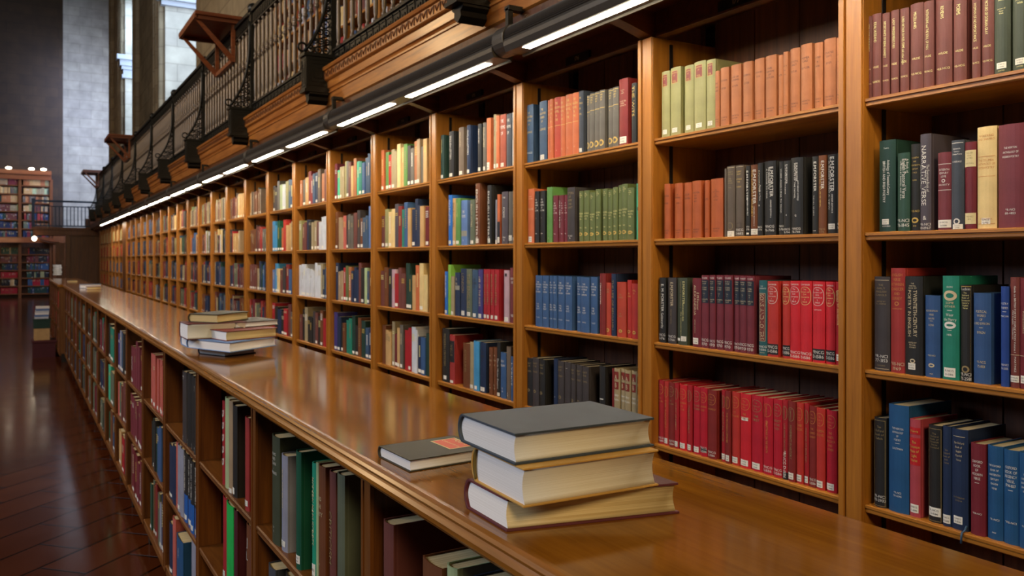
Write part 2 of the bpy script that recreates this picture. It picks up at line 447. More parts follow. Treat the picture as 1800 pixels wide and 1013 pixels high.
def curved_quad(mb, t, sx, u0, u1, z0, z1, lift=.0005, n=5):
    b = len(mb.v)
    for i in range(n + 1):
        u = u0 + (u1 - u0) * i / n
        for z in (z0, z1): mb.v.append((sx(u) - lift, u, z))
    for i in range(n): mb.face([b + 2 * i, b + 2 * i + 1, b + 2 * i + 3, b + 2 * i + 2])


def text_h(mb, sx, text, u_c, zb, height, width, lift=.0009, wmax=None):
    vs, fs, W = layout(text); M = max(wmax or W, W)
    sc = min(height / .72, width / M * 1.5); k = min(width / M, sc * 1.1)
    b = len(mb.v)
    for a, c in vs:
        u = u_c - (a - W / 2) * k
        mb.v.append((sx(u) - lift, u, zb + c * sc))
    for f in fs: mb.face([b + i for i in f])


def text_v(mb, sx, text, u_c, ztop, length, cap, lift=.0009):
    vs, fs, W = layout(text)
    k = length / W; sc = min(cap / .72, k * 1.6)
    b = len(mb.v)
    for a, c in vs:
        u = u_c - (c - .36) * sc
        mb.v.append((sx(u) - lift, u, ztop - a * k))
    for f in fs: mb.face([b + i for i in f])


def cover_section(t, wd, bulge, bt=.0026):
    """outer and inner outline of a case binding seen from above (spine at x<=0)"""
    h = t / 2; outer, inner = [], []
    def a(x, y, xi, yi): outer.append((x, y)); inner.append((xi, yi))
    a(wd, h, wd, h - bt); a(.010, h, .010, h - bt)
    a(.0065, h - .0012, .0065, h - bt - .0008); a(.003, h - .0002, .0035, h - bt)
    n = 6
    for i in range(n + 1):
        u = h * .985 * (1 - 2 * i / n)
        a(-bulge * (1 - (2 * u / t) ** 2), u, .0016 - bulge * (1 - (2 * u / t) ** 2) + .0008, u * (1 - 2 * bt / t) if t > .012 else u * .6)
    a(.003, -h + .0002, .0035, -h + bt); a(.0065, -h + .0012, .0065, -h + bt + .0008)
    a(.010, -h, .010, -h + bt); a(wd, -h, wd, -h + bt)
    return outer, inner


def cover_mesh(mb, t, hgt, wd, bulge):
    o_, i_ = cover_section(t, wd, bulge); n = len(o_); b = len(mb.v)
    for z in (0, hgt):
        mb.v += [(x, y, z) for x, y in o_]; mb.v += [(x, y, z) for x, y in i_]
    O0, I0, O1, I1 = b, b + n, b + 2 * n, b + 3 * n
    for k in range(n - 1):
        mb.face([O0 + k, O1 + k, O1 + k + 1, O0 + k + 1]); mb.face([I0 + k, I0 + k + 1, I1 + k + 1, I1 + k])
        mb.face([O1 + k, I1 + k, I1 + k + 1, O1 + k + 1]); mb.face([O0 + k, O0 + k + 1, I0 + k + 1, I0 + k])
    for k in (0, n - 1): mb.face([O0 + k, I0 + k, I1 + k, O1 + k])


N_BOOKS = 0


def upright_book(X, Y, Z, t, h, wd, colour, deco, label, group, tilt=0, detail=True):
    global N_BOOKS
    N_BOOKS += 1
    t = max(t, .006)
    root = empty('book', (X, Y, Z), label, 'book', group)
    if tilt: root.rotation_euler = (tilt, 0, 0)
    b = min(.0065, t * .19); sx = spine_fn(t, b)
    mb = MB(); cover_mesh(mb, t, h, wd, b); mb.build('cover', CL[colour], root)
    MB().box(.0035, wd - .004, -t / 2 + .0028, t / 2 - .0028, .003, h - .0035).build('pages', PAGES, root)
    parts = {}
    def part(name, m, par=None):
        k = (name, m.name + ('' if name in ('tag_print', 'spine_rule') else str(di)))
        if k not in parts: parts[k] = MB().mat(m)
        return parts[k]
    for di, d in enumerate(deco):
        k = d[0]
        if k == 'v':          # text down the spine: text, colour, top, length (fractions of height), across (-1..1), cap (fraction of t)
            text_v(part('spine_title', LIT[d[2]]), sx, d[1], -d[5] * t / 2, h * d[3], h * d[4], t * d[6])
        elif k == 'h':        # stacked lines: 'A|B|C', colour, top, bottom, width fraction
            ls = d[1].split('|'); n = len(ls); z1, z0 = h * d[3], h * d[4]; p = (z1 - z0) / n
            wm = max([layout(q)[2] for q in ls if q.strip()] or [1])
            for i, s in enumerate(ls):
                if s.strip(): text_h(part('spine_title', LIT[d[2]]), sx, s, 0, z1 - p * (i + .85), p * .62, t * d[5], wmax=wm)
        elif k == 'call':     # hand-lettered call number near the foot: lines, colour, top, bottom, width
            ls = d[1].split('|'); n = len(ls); z1, z0 = h * d[3], h * d[4]; p = (z1 - z0) / n
            for i, s in enumerate(ls): text_h(part('call_number', LIT[d[2]]), sx, s, 0, z1 - p * (i + .9), p * .72, t * d[5])
        elif k == 'vcall':
            text_v(part('call_number', LIT[d[2]]), sx, d[1], 0, h * d[3], h * d[4], t * d[5])
        elif k == 'tag':      # white paper call number tag: z0, z1, width, across
            w_ = d[3] * t / 2; c = -d[4] * t / 2
            curved_quad(part('call_number_tag', TAGM), t, sx, c - w_, c + w_, h * d[1], h * d[2], .0007)
            if t > .014 and detail and d[3] > .4:
                for i in range(2):
                    text_h(part('tag_print', INK), sx, ('R-NCG', 'D-1586')[i], c, h * (d[2] - (d[2] - d[1]) * (.42 + .40 * i)), h * (d[2] - d[1]) * .22, w_ * 1.5, .0012)
        elif k == 'block':    # colour panel: z0, z1, width, panel
            w_ = d[3] * t / 2
            curved_quad(part('title_panel', PANELS[d[4]]), t, sx, -w_, w_, h * d[1], h * d[2], .0005)
        elif k == 'rule':     # thin line: z, colour, width, thickness
            w_ = d[3] * t / 2
            curved_quad(part('spine_rule', LIT[d[2]]), t, sx, -w_, w_, h * d[1], h * d[1] + (d[4] if len(d) > 4 else .0012), .0008)
        elif k in ('oval', 'ring'):   # outline: z0, z1, width, colour
            mbp = part('spine_emblem', LIT[d[4]]); w_ = d[3] * t / 2; zc = h * (d[1] + d[2]) / 2; zr = h * (d[2] - d[1]) / 2; n = 20; b0 = len(mbp.v)
            th_ = .0012 if k == 'oval' else w_ * .4
            p = 2.6 if k == 'oval' else 2.0
            for i in range(n):
                a = 2 * math.pi * i / n; ca, sa = math.cos(a), math.sin(a)
                ca = math.copysign(abs(ca) ** (2 / p), ca); sa = math.copysign(abs(sa) ** (2 / p), sa)
                for q in (0, 1):
                    u = ca * (w_ - q * th_); mbp.v.append((sx(u) - .0008, u, zc + sa * (zr - q * th_)))
            for i in range(n):
                j = (i + 1) % n; mbp.face([b0 + 2 * i, b0 + 2 * i + 1, b0 + 2 * j + 1, b0 + 2 * j])
        elif k == 'ribbon':
            MB().mat(CL['steel']).tube([(-.0015, -t * .42, .014), (-.010, -t * .42, .0035), (-.0215, -t * .42, .001), (-.0245, -t * .42, -.008), (-.0245, -t * .40, -.026)], .0028, 5).build('ribbon', None, root)
        elif k == 'box':      # rectangular outline
            w_ = d[3] * t / 2
            for (ua, ub, za, zb) in ((-w_, w_, h * d[2] - .0012, h * d[2]), (-w_, w_, h * d[1], h * d[1] + .0012), (-w_, -w_ + .001, h * d[1], h * d[2]), (w_ - .001, w_, h * d[1], h * d[2])):
                curved_quad(part('spine_rule', LIT[d[4]]), t, sx, ua, ub, za, zb, .0011, 3)
    tg = None
    for (nm, _), mbp in parts.items():
        if nm == 'tag_print': continue
        o = mbp.build(nm, None, root)
        if nm == 'call_number_tag': tg = o
    for (nm, _), mbp in parts.items():
        if nm == 'tag_print': mbp.build(nm, None, tg or root)
    return root


def Rr(crop, rows):
    """crop = (x0, y0, scale): turns readings taken in an enlarged view into photo pixels"""
    x0, y0, s = crop
    return [(x0 + r[0] / s, x0 + r[1] / s, y0 + r[2] / s, r[3], r[4] if len(r) > 4 else [], r[5] if len(r) > 5 else '') for r in rows]


# ------------------------------------------------------------------ bookcases of the wall
def rect_tex(mb): return mb


def wall_bay(i, y0, y1, number=None, stile_w=.077, both=False):
    """one bay between the stile centres y0 (near) and y1 (far); carries the upright at its far end"""
    hw = stile_w / 2
    root = empty('wall_bookcase', (0, 0, 0))
    where = BAYNAME.get(i) or 'wall bay %s from the right' % ORD[i] if 0 <= i < len(ORD) else 'far wall bay'
    if i == 0: lab = 'oak wall bookcase bay at the near end, mostly beyond the right edge'
    elif i == 2: lab = 'oak wall bookcase bay numbered 177 with rows of red books'
    elif i == 1: lab = 'oak wall bookcase bay farthest right with wine brown volumes on top'
    elif i == 3: lab = 'oak wall bookcase bay holding matching blue and olive green volumes, third from right'
    elif i == 4: lab = 'oak wall bookcase bay with lime green and crimson books, fourth from right'
    else: lab = 'oak wall bookcase bay in the long book wall, %s counted from the right edge' % (ORD[i] if i < len(ORD) else 'near the far end')
    tag(root, lab, 'bookcase', 'bays of the long wall bookcase')
    root.location = (XW, (y0 + y1) / 2, 0)
    ox, oy = XW, (y0 + y1) / 2
    def sh(mb):
        mb.v = [(a - ox, b - oy, c) for a, b, c in mb.v]; return mb
    ztop = RZ(.834)
    def upright(yc):
        mb = MB()
        mb.box(2.04, 2.37, yc - hw, yc + hw, .06, ztop)
        mb.box(2.030, 2.041, yc + hw - .019, yc + hw - .001, .06, ztop)     # bead strip on the far side of the face
        mb.box(2.034, 2.041, yc - hw + .002, yc + hw - .024, .06, ztop)
        return sh(mb).build('upright', W_V, root, bevel=.0015)
    upright(y1)
    if both: upright(y0)
    a, b = y0 + hw, y1 - hw
    for side in (a + .0025, b - .0025):
        mb = MB().box(2.12, 2.135, side - .002, side + .002, .9, ztop - .02)
        sh(mb).build('shelf_standard', TRACK, root)
    for nm, z in list(SH.items()) + [('E', SH_E)]:
        mb = MB().prism_y(shelf_prof(RZ(z)), a + .001, b - .001)
        sh(mb).build('shelf', W_H, root)
    # back boards with dark joints
    mb = MB(); n = 4
    for k in range(n):
        p = (b - a) / n
        mb.box(2.355, 2.372, a + k * p + .003, a + (k + 1) * p - .003, .06, ztop + .1)
    mb.box(2.368, 2.38, a, b, .06, ztop + .1)
    sh(mb).build('back_panel', W_BACK, root)
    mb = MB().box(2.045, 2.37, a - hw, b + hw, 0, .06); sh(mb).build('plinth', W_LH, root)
    # header board over the opening with its number plate, coffered soffit above
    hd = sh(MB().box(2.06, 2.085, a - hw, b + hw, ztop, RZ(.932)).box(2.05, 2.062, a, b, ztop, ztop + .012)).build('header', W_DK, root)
    ym = (a + b) / 2
    if i > 0:
        pl = sh(MB().box(2.048, 2.062, ym - .085, ym + .085, RZ(.842), RZ(.878))).build('number_plate', PLATE, root)
        if number:
            mb = MB(); text_h(mb, lambda u: 0, number, 0, 0, .017, .05, 0)
            mb.v = [(2.0475, ym + v[1], RZ(.852) + v[2]) for v in mb.v]
            sh(mb).build('plate_number', CREAM_L, pl)
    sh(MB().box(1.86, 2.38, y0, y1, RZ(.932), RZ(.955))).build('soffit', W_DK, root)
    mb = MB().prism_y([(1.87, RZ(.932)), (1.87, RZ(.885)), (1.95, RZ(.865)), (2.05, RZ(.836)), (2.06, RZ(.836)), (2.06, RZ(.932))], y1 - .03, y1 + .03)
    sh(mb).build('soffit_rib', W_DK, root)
    return root


nb = 0
BAYS = []
for k in range(len(STILES) - 1):
    num = str(179 - k) if 0 < k < 19 else None
    BAYS.append(wall_bay(k, STILES[k], STILES[k + 1], num, both=(k == 0)))
# broad pilaster, then the last bays
MB().box(2.03, 2.37, PIL + .04, FARST[0] - .04, 0, RZ(.9)).box(2.0, 2.37, PIL + .04, FARST[0] - .04, 0, .15).build('trim_3', W_LV)['kind'] = 'structure'
for k in range(len(FARST) - 1):
    r = wall_bay(40, FARST[k], FARST[k + 1], None, both=(k == 0))
    r['label'] = 'oak wall bookcase bay beyond the broad pilaster, %s from it' % ORD[k + 1]

# ------------------------------------------------------------------ books of the four nearest bays
XSP = 2.062
GAPMAX = .352


def place_row(items, X, zs, zmax, where, rowname, depth=(.15, .185), seed=0):
    rnd = random.Random(seed)
    prev = 1e9
    for n, (x0, x1, yt, col, deco, feat) in enumerate(items):
        Y1 = min(Yat(x0, X), prev); Y0 = Yat(x1, X)
        if Y1 - Y0 < .007: Y0 = Y1 - .009
        prev = Y0 - .0006
        h = Zat(x0, yt, X) - (zs + CZ)
        h = max(.15, min(h, zmax))
        wd = min(max(h * .66, depth[0]), .24) + rnd.uniform(-.006, .006)
        lab = '%s book%s, %s from left, %s, %s' % (BC[col][1], (' ' + feat) if feat else '', ORD[n + 1], rowname, where)
        upright_book(X + rnd.uniform(0, .006), (Y0 + Y1) / 2, zs + CZ, Y1 - Y0 - .0005, h, wd, col, deco, lab,
                     'books on the %s of the %s' % (rowname, where))


def dT(z0=.03, z1=.12, w=.7, c=0): return ('tag', z0, z1, w, c)


def vt(text, col='g', top=.9, ln=.5, c=0, cap=.42): return ('v', text, col, top, ln, c, cap)


# rightmost bay -------------------------------------------------------------
def wil(t, ln, w='w'): return [('v', t, 'y', .90, ln, -.05, .34), ('h', 'WILDE', 'y', .385, .345, .62), ('h', '*RB-NCG', 'y', .21, .17, .8)]
def wide(a): return a
row = Rr((1450, 0, 4.003), [
    (290, 325, 120, 'wine', wil('FOR LOVE OF THE KING', .33), 'gold title'), (330, 395, 108, 'wine', wil('IDEAL HUSBAND', .24), 'gold title'),
    (400, 452, 100, 'wine', wil('IMPORTANCE OF BEING EARNEST', .44), 'gold title'), (457, 515, 80, 'wine', wil('LADY WINDERMERES FAN', .35), 'gold title'),
    (530, 592, 68, 'wine', wil('LORD ARTHUR SAVILES CRIME and other prose', .57), 'gold title'), (598, 690, 38, 'wine', wil('MISCELLANIES', .19), 'gold title'),
    (695, 768, 20, 'wine', wil('INTENTIONS and THE SOUL OF MAN', .46), 'gold title'), (775, 890, -2, 'wine', wil('REVIEWS', .14), 'gold title'),
    (897, 990, -18, 'wine', wil('POEMS', .12), 'gold title'), (1035, 1095, -30, 'wine', wil('WOMAN OF NO IMPORTANCE', .46), 'gold title'),
    (1100, 1187, -42, 'wine', wil('PICTURE OF DORIAN GRAY', .40), 'gold title'),
    (1190, 1305, -78, 'green0', [('h', 'The|Complete|Works', 'y', .93, .83, .5), ('h', 'Letters of|Oscar|Wilde', 'y', .76, .68, .5), dT(.06, .13, .6), ('h', 'OXFORD', 'y', .05, .025, .4)], 'white tag'),
    (1318, 1440, -100, 'green0', [('h', 'The|Letters of|Wilde', 'y', .88, .76, .6), dT(.07, .14, .6), ('h', 'OXFORD', 'y', .06, .035, .4)], 'white tag')])
place_row(row, XSP, SH['A'], GAPMAX, BAYNAME[1], 'top shelf', seed=1)
row = Rr((1450, 220, 4.22), [
    (395, 518, 120, 'dkgreen', [('h', 'Tuma', 'w', .93, .90, .35), vt('Anthology of Twentieth-Century', 'w', .78, .38, .28, .16), vt('BRITISH AND IRISH POETRY', 'w', .77, .45, -.25, .17), dT(.08, .14, .42, -.1), ('h', 'OXFORD', 'w', .075, .05, .55)], 'white title'),
    (540, 630, 212, 'green2', [vt('A Book of', 'w', .92, .18, .75, .13), vt('English Pastoral Verse', 'w', .92, .50, .3, .3), vt('CHOSEN BY BARRELL AND BULL', 'w', .90, .50, -.25, .12), ('call', '*R-NCI|76-1845', 'w', .17, .05, .95)], 'white title'),
    (632, 704, 145, 'black', [('h', 'ELIZABETH|AND|SEVENTEENTH|CENTURY|LYRICS| |BLACK', 'g', .87, .57, .9), ('h', '*RB-NCI', 'g', .25, .21, .8), ('ring', .09, .155, .7, 'g'), ('h', '1938', 'g', .07, .045, .4)], 'gold lettering'),
    (705, 788, 72, 'slate', [vt('NARRATIVE VERSE', 'w', .88, .62, -.15, .46), vt('The Everyman Book of', 'w', .68, .28, .55, .2), vt('Edited by Michael Wilson', 'w', .68, .24, -.78, .13), ('h', '&', 'w', .17, .10, .4), ('call', '*R-NCI|90-11967', 'w', .085, .01, .95)], 'large slanted title'),
    (833, 936, 208, 'wine2', [('rule', .845, 'w', .95), ('rule', .51, 'w', .95), ('h', 'SIXTEENTH|CENTURY|LOVE', 'w', .80, .67, .75), ('ring', .61, .655, .26, 'w'), ('h', 'MINORITY', 'w', .60, .565, .8), ('tag', .03, .13, .95, 0)], 'white bands'),
    (938, 1034, 118, 'slate2', [('rule', .965, 'w', .9), ('h', 'Eighteenth-|Century|Women Poets', 'w', .92, .83, .75), ('h', 'LONSDALE', 'w', .775, .745, .7), ('ring', .055, .125, .5, 'w'), dT(.005, .06, .75, .1)], 'white lettering'),
    (1036, 1119, 130, 'maroon', [('block', .715, .905, 1.0, 'cream'), ('h', 'ENGLISH|FOLK|RHYMES| |NORTHALL', 'd', .89, .74, .75), ('block', .06, .185, 1.0, 'cream'), ('h', '*RB-NCI|1892', 'd', .16, .10, .6)], 'cream labels'),
    (1121, 1268, 20, 'cream', [('h', 'WOODRING|AND SHAPIRO', 'o', .93, .86, .85), ('rule', .705, 'o', .85), ('h', 'THE COLUMBIA|ANTHOLOGY OF|BRITISH POETRY', 'o', .69, .58, .85), ('rule', .51, 'o', .85), ('h', 'COLUMBIA', 'o', .11, .085, .75), ('rule', .045, 'o', .85), dT(.045, .105, .45)], 'orange rules'),
    (1283, 1480, 5, 'wine2', [('h', 'THE NORTON|ANTHOLOGY OF|MODERN POETRY', 'w', .80, .67, .62), ('h', '*R-NCI|88-4853', 'w', .195, .125, .4)], 'white title')])
place_row(row, XSP, SH['B'], GAPMAX, BAYNAME[1], 'second shelf', seed=2)
row = Rr((1450, 440, 3.897), [
    (335, 443, 180, 'charcoal', [('rule', .96, 'c', .9), ('h', 'THE|EARLY|ENGLISH|CAROLS', 'd', .93, .79, .65), ('h', 'EDITED BY|R L GREENE', 'd', .75, .70, .6), ('call', '*R-NCI|77-3153', 'w', .18, .09, .85), ('h', 'OXFORD', 'd', .07, .045, .5), ('rule', .02, 'c', .9)], 'handwritten call number'),
    (447, 547, 122, 'brick', [('h', 'ENGLISH|VERSE|BETWEEN|CHAUCER|AND|SURREY', 'o', .96, .69, .85), ('ring', .64, .68, .3, 'o'), ('h', 'HAMMOND', 'o', .625, .60, .7), ('call', '*RB-NCI|1969', 'c', .11, .02, .9)], 'faded title'),
    (550, 671, 178, 'black', [('h', 'THE|HARVILL|BOOK OF', 'c', .94, .87, .45), vt('TWENTIETH-CENTURY', 'c', .86, .47, .3, .2), vt('POETRY IN ENGLISH', 'c', .86, .47, -.35, .2), ('h', 'EDITED BY|MICHAEL|SCHMIDT', 'c', .34, .27, .45), ('ring', .12, .165, .3, 'c'), dT(.055, .12, .42, -.1)], 'two-line title'),
    (680, 784, 308, 'blue', [('h', 'RESTORATION|VERSE|1660-1715', 'c', .84, .70, .75), ('rule', .685, 'c', .2), ('h', 'KERR', 'c', .66, .62, .35), ('h', '*RB-NCI', 'c', .285, .25, .5), ('ring', .12, .17, .4, 'c'), ('h', '1968', 'c', .055, .03, .25)], 'gilt wreath'),
    (805, 920, 175, 'teal', [('h', 'ISON', 'w', .91, .88, .35), ('ring', .76, .86, .8, 'c'), ('h', 'SOME|OTHER', 'c', .76, .69, .7), ('rule', .665, 'w', .3), ('h', 'Wiser|the Merry', 'w', .65, .56, .75), ('ring', .49, .56, .7, 'w'), ('rule', .475, 'w', .25), ('h', 'NEIL', 'w', .45, .42, .35), ('tag', .025, .115, .7, -.05)], 'ornamented spine'),
    (927, 1003, 238, 'black', [('h', 'Luckin', 'w', .985, .94, .8), ('h', 'The|Oxford|Book of|Sixteenth|Century|English|Verse', 'y', .935, .75, .75), ('rule', .983, 'g', .95), ('v', '----------------------------------------------------------', 'g', .97, .93, .88, .05), ('ring', .09, .165, .7, 'd'), ('call', '*R-NCI|75-2581', 'w', .10, .01, .95)], 'gold border'),
    (1015, 1137, 292, 'blue', [('h', 'POETICAL|WORKS|OF|LORD BYRON', 'c', .82, .645, .85), ('rule', .615, 'c', .2), ('h', 'BYRON', 'c', .59, .545, .45), ('h', '*R-NCG|75-8031', 'c', .265, .17, .5)], 'gilt title'),
    (1205, 1261, 248, 'blue2', [('h', 'POETRY|THEMES', 'w', .855, .77, .9), ('rule', .745, 'w', .5), ('h', 'MARCAN', 'w', .72, .69, .9), ('h', '*RB-NCI|78-2055', 'w', .24, .165, .9)], 'white lettering'),
    (1262, 1328, 185, 'brownm', [vt('Guide to BRITISH POETRY EXPLICATION Volume 1', 'w', .92, .60, .2, .2), vt('Old English - Medieval', 'w', .70, .26, -.25, .15), ('rule', .295, 'c', 1.0), vt('MARTINEZ', 'w', .28, .14, .25, .18), dT(.05, .11, .9)], 'long white title'),
    (1329, 1420, 190, 'maroon', [vt('Guide to BRITISH POETRY EXPLICATION Volume 2', 'c', .92, .60, .2, .2), vt('Renaissance', 'c', .70, .2, -.25, .15), ('rule', .295, 'c', 1.0), vt('MARTINEZ', 'c', .28, .14, .25, .18), dT(.05, .12, .8)], 'long cream title')])
place_row(row, XSP, SH['C'], GAPMAX, BAYNAME[1], 'third shelf', seed=3)
row = Rr((1450, 680, 3.166), [
    (275, 343, 165, 'black', [('box', .015, .97, .9, 'd'), ('h', 'The|Oxford|Book of|Ballads', 'd', .92, .75, .7), ('call', '*R-NCI|70-2933', 'w', .145, .06, .95)], 'gilt frame'),
    (355, 468, 92, 'blued', [('h', 'THE NORTON|ANTHOLOGY|OF|POETRY', 'w', .80, .66, .55), ('rule', .64, 'w', .22), ('h', 'EASTMAN', 'w', .61, .58, .5), ('h', '*R-NCI|76-6246', 'w', .20, .14, .4)], 'white title'),
    (470, 530, 175, 'dusty', [('block', .845, .915, 1.0, 'rred'), ('h', 'Morris', 'g', .90, .86, .7), ('block', .53, .81, 1.0, 'rred'), ('h', 'The|Common|Muse of|Light|Verse', 'g', .79, .56, .9), dT(.045, .13, .75)], 'red panels'),
    (572, 648, 208, 'black', [('box', .015, .965, .92, 'd'), ('h', 'The|Oxford|Book of|Scottish|Verse|Scotland', 'd', .93, .76, .75), dT(.065, .155, .92)], 'gilt frame'),
    (655, 703, 215, 'navy', [('h', 'The|Oxford|Book of|Irish|Verse', 'd', .78, .62, .8), ('tag', .03, .115, .85, 0)], 'white tag'),
    (704, 797, 228, 'navy', [('rule', .925, 'c', .7), ('h', 'The Oxford|Book of|English|Mystical|Verse', 'c', .89, .68, .6), ('h', 'D H S Nicholson|A H E Lee', 'd', .34, .28, .65), ('tag', .06, .135, .55, -.1), ('ribbon',)], 'ribbon marker'),
    (812, 895, 308, 'maroond', [('h', 'OXFORD|BOOK|OF|MODERN|VERSE', 'w', .83, .60, .7), ('rule', .57, 'w', .3), ('h', '*RB-NCI', 'w', .255, .225, .65)], 'white title'),
    (900, 988, 322, 'blued', [('h', 'THE OXFORD|BOOK OF|NINETEENTH|CENTURY|ENGLISH|VERSE', 'w', .82, .53, .75), ('h', '*R-NCI', 'w', .235, .20, .6), ('h', '1964', 'w', .09, .065, .3)], 'white title'),
    (990, 1080, 345, 'blued', [('h', 'OXFORD|BOOK OF|REGENCY|VERSE,|1798-1837', 'w', .84, .60, .75), ('rule', .57, 'w', .3), ('h', '*RB-NCI', 'w', .25, .215, .7)], 'bolder title'),
    (1082, 1160, 362, 'blued', [('h', 'THE|OXFORD|BOOK OF|ENGLISH|VERSE', 'w', .80, .58, .6), ('h', '*R-NCI', 'w', .25, .22, .5)], 'cut by frame')])
place_row(row, XSP, SH['D'], GAPMAX, BAYNAME[1], 'lowest shelf', seed=4)

# bay numbered 177 ------------------------------------------------------------
def oliv(): return [('block', .77, .95, .55, 'wine'), ('h', 'Letters|of| |VOL', 'g', .945, .78, .5), ('box', .77, .95, .58, 'g'), dT(.05, .115, .5)]
def ter(a): return [('h', a, 'k', .82, .62, .72), ('h', '*RB-NCG|Forster', 'k', .17, .09, .7)]
row = Rr((1100, 0, 4.005), [
    (248, 305, 512, 'olive', oliv(), 'red label'), (308, 380, 485, 'olive', oliv(), 'red label'), (408, 472, 470, 'olive', oliv(), 'red label'),
    (478, 560, 445, 'olive', oliv(), 'red label'), (563, 628, 430, 'olive', oliv(), 'red label')] +
    [(a, b, c, 'terra', ter(t), 'black lettering') for a, b, c, t in [(629, 660, 505, 'LIFE|AND|HABIT'), (665, 725, 485, 'EREWHON|-|BUTLER'), (737, 808, 465, 'LUCK OR|CUNNING|-|BUTLER'),
     (825, 890, 445, 'HUDIBRAS|-|BUTLER'), (900, 968, 422, 'NOTE BOOKS|BUTLER|-'), (985, 1060, 402, 'FAIR|HAVEN|OF|BUTLER'), (1075, 1107, 392, 'ALPS'), (1108, 1142, 370, 'WAY OF|ALL|FLESH'),
     (1150, 1220, 350, 'EX VOTO|SANCT|-|BUTLER'), (1232, 1310, 322, 'HOMER|ILIAD|-|BUTLER'), (1322, 1380, 308, 'ODYSSEY|IN|PROSE'), (1388, 1472, 282, 'COLLECTED|ESSAYS|-|BUTLER'), (1478, 1535, 268, 'UNCONSCIOUS|MEMORY')]])
place_row(row, XSP, SH['A'], GAPMAX, BAYNAME[2], 'top shelf', seed=5)
row = Rr((1120, 220, 4.221), [(a, b, c, 'terra2', ter(t), 'black lettering') for a, b, c, t in [(195, 240, 440, 'HUMOUR|-|HOMER'), (278, 335, 435, 'THE|SHREWSBURY|-|BUTLER'),
     (345, 400, 430, 'LIFE OF|DARWIN|-'), (402, 470, 418, 'EVOLUTION|OLD|AND|NEW'), (495, 528, 412, 'ALPS'), (542, 630, 402, 'THE|AUTHORESS|OF|THE|ODYSSEY|-|BUTLER')]] +
    [(645, 661, 325, 'taupe', [], 'plain thin'), (662, 722, 308, 'taupe', [('rule', .975, 'c', .9), ('h', 'ROBERT|GRAVES|-|THE|GREEK|MYTHS|-|VOL', 'd', .93, .68, .65), ('oval', .10, .20, .6, 'd'), dT(.0, .08, .85)], 'gilt emblem'),
     (728, 788, 302, 'taupe', [('rule', .975, 'c', .9), ('h', 'ROBERT|FROST| |WITNESS|TREE| |WORKS', 'g', .93, .68, .65), ('box', .12, .19, .6, 'k'), ('call', '*RNCG|D-4685', 'w', .12, .02, .9)], 'gilt lettering')])
EMF = 'E.M.FORSTER'
r2 = Rr((1270, 270, 6.75), [
    (275, 325, 150, 'black', [vt(EMF, 'w', .93, .42, -.1, .5), vt('ABINGER HARVEST', 'w', .55, .26, .1, .3), dT(.025, .05, .6), ('call', '*RNCG|D-76', 'w', .16, .08, .8)], 'white name'),
    (326, 409, 140, 'brown', [vt(EMF, 'w', .93, .48, .35, .36), vt('THE LONGEST JOURNEY', 'g', .93, .66, -.3, .26), vt('ABINGER EDITION 2', 'w', .42, .28, .3, .12), ('tag', .02, .10, .95, .1)], 'gold and white title'),
    (411, 474, 118, 'black', [vt(EMF, 'c', .90, .3, .0, .2), vt('The Life to Come', 'w', .70, .22, .3, .2), ('h', '8', 'w', .44, .40, .3), ('call', '*RNCG|D-76', 'w', .14, .07, .8)], 'small title'),
    (487, 622, 100, 'black', [vt(EMF, 'w', .92, .40, .45, .24), vt('ABINGER EDITION 6', 'w', .48, .24, .35, .10), vt('THE MANUSCRIPTS OF', 'w', .92, .3, .05, .13), vt('A PASSAGE TO INDIA', 'w', .90, .4, -.35, .12), ('call', '*RNCG|76-766', 'w', .15, .05, .8)], 'thick spine')])
r3 = Rr((1370, 260, 6.333), [
    (-8, 47, 155, 'black', [vt('WHERE ANGELS FEAR TO TREAD', 'w', .90, .6, .1, .2), ('call', '*RNCG|D-76', 'w', .15, .06, .9)], 'thin lettering'),
    (49, 124, 150, 'black', [vt(EMF, 'w', .95, .26, .1, .24), vt('A PASSAGE TO INDIA', 'w', .95, .4, -.3, .16), ('h', '4', 'w', .29, .25, .3), ('call', '*RNCG|76-766', 'w', .10, .02, .9)], 'numbered four'),
    (126, 262, 118, 'black', [vt(EMF, 'w', .93, .24, .15, .16), vt('ASPECTS OF THE NOVEL', 'w', .93, .46, -.15, .12), vt('and related writings', 'w', .70, .26, .4, .12), ('h', '12', 'w', .27, .23, .25), ('call', '*RNCG|76-766', 'w', .10, .02, .7)], 'deep side showing'),
    (358, 424, 100, 'black', [vt(EMF, 'w', .93, .38, .2, .42), vt('THE HILL OF DEVI', 'w', .50, .26, -.2, .2), ('rule', .04, 'w', .5)], 'white name'),
    (426, 515, 90, 'brown', [vt(EMF, 'w', .93, .36, .3, .34), vt('ARCTIC SUMMER', 'g', .90, .56, -.25, .16), ('call', '*RNCG|D-76', 'd', .08, .01, .8)], 'white name'),
    (525, 630, 80, 'black', [vt(EMF, 'w', .97, .44, .2, .40), vt('A ROOM WITH A VIEW', 'w', .92, .62, -.45, .14), vt('ABINGER EDITION 10', 'w', .50, .24, .25, .13), ('tag', .055, .125, .7, 0)], 'square white tag'),
    (636, 735, 62, 'black', [vt(EMF, 'w', .95, .42, .3, .36), vt('TWO CHEERS FOR DEMOCRACY', 'g', .93, .62, -.25, .2), ('call', '*RNCG|76-766', 'w', .14, .05, .9)], 'beside the upright')])
place_row(row + r2 + r3, XSP, SH['B'], GAPMAX, BAYNAME[2], 'second shelf', seed=6)
def arno(n): return [('block', .62, .935, .92, 'navy'), ('h', 'Matthew|Arnold|-|LETTERS|WORKS|-|Vol|%s|-|COMPLETE|TEXT' % n, 'c', .93, .63, .75), ('h', 'Arnold', 'w', .99, .945, .7), ('call', '*RNCG|1970', 'w', .14, .03, .9)]
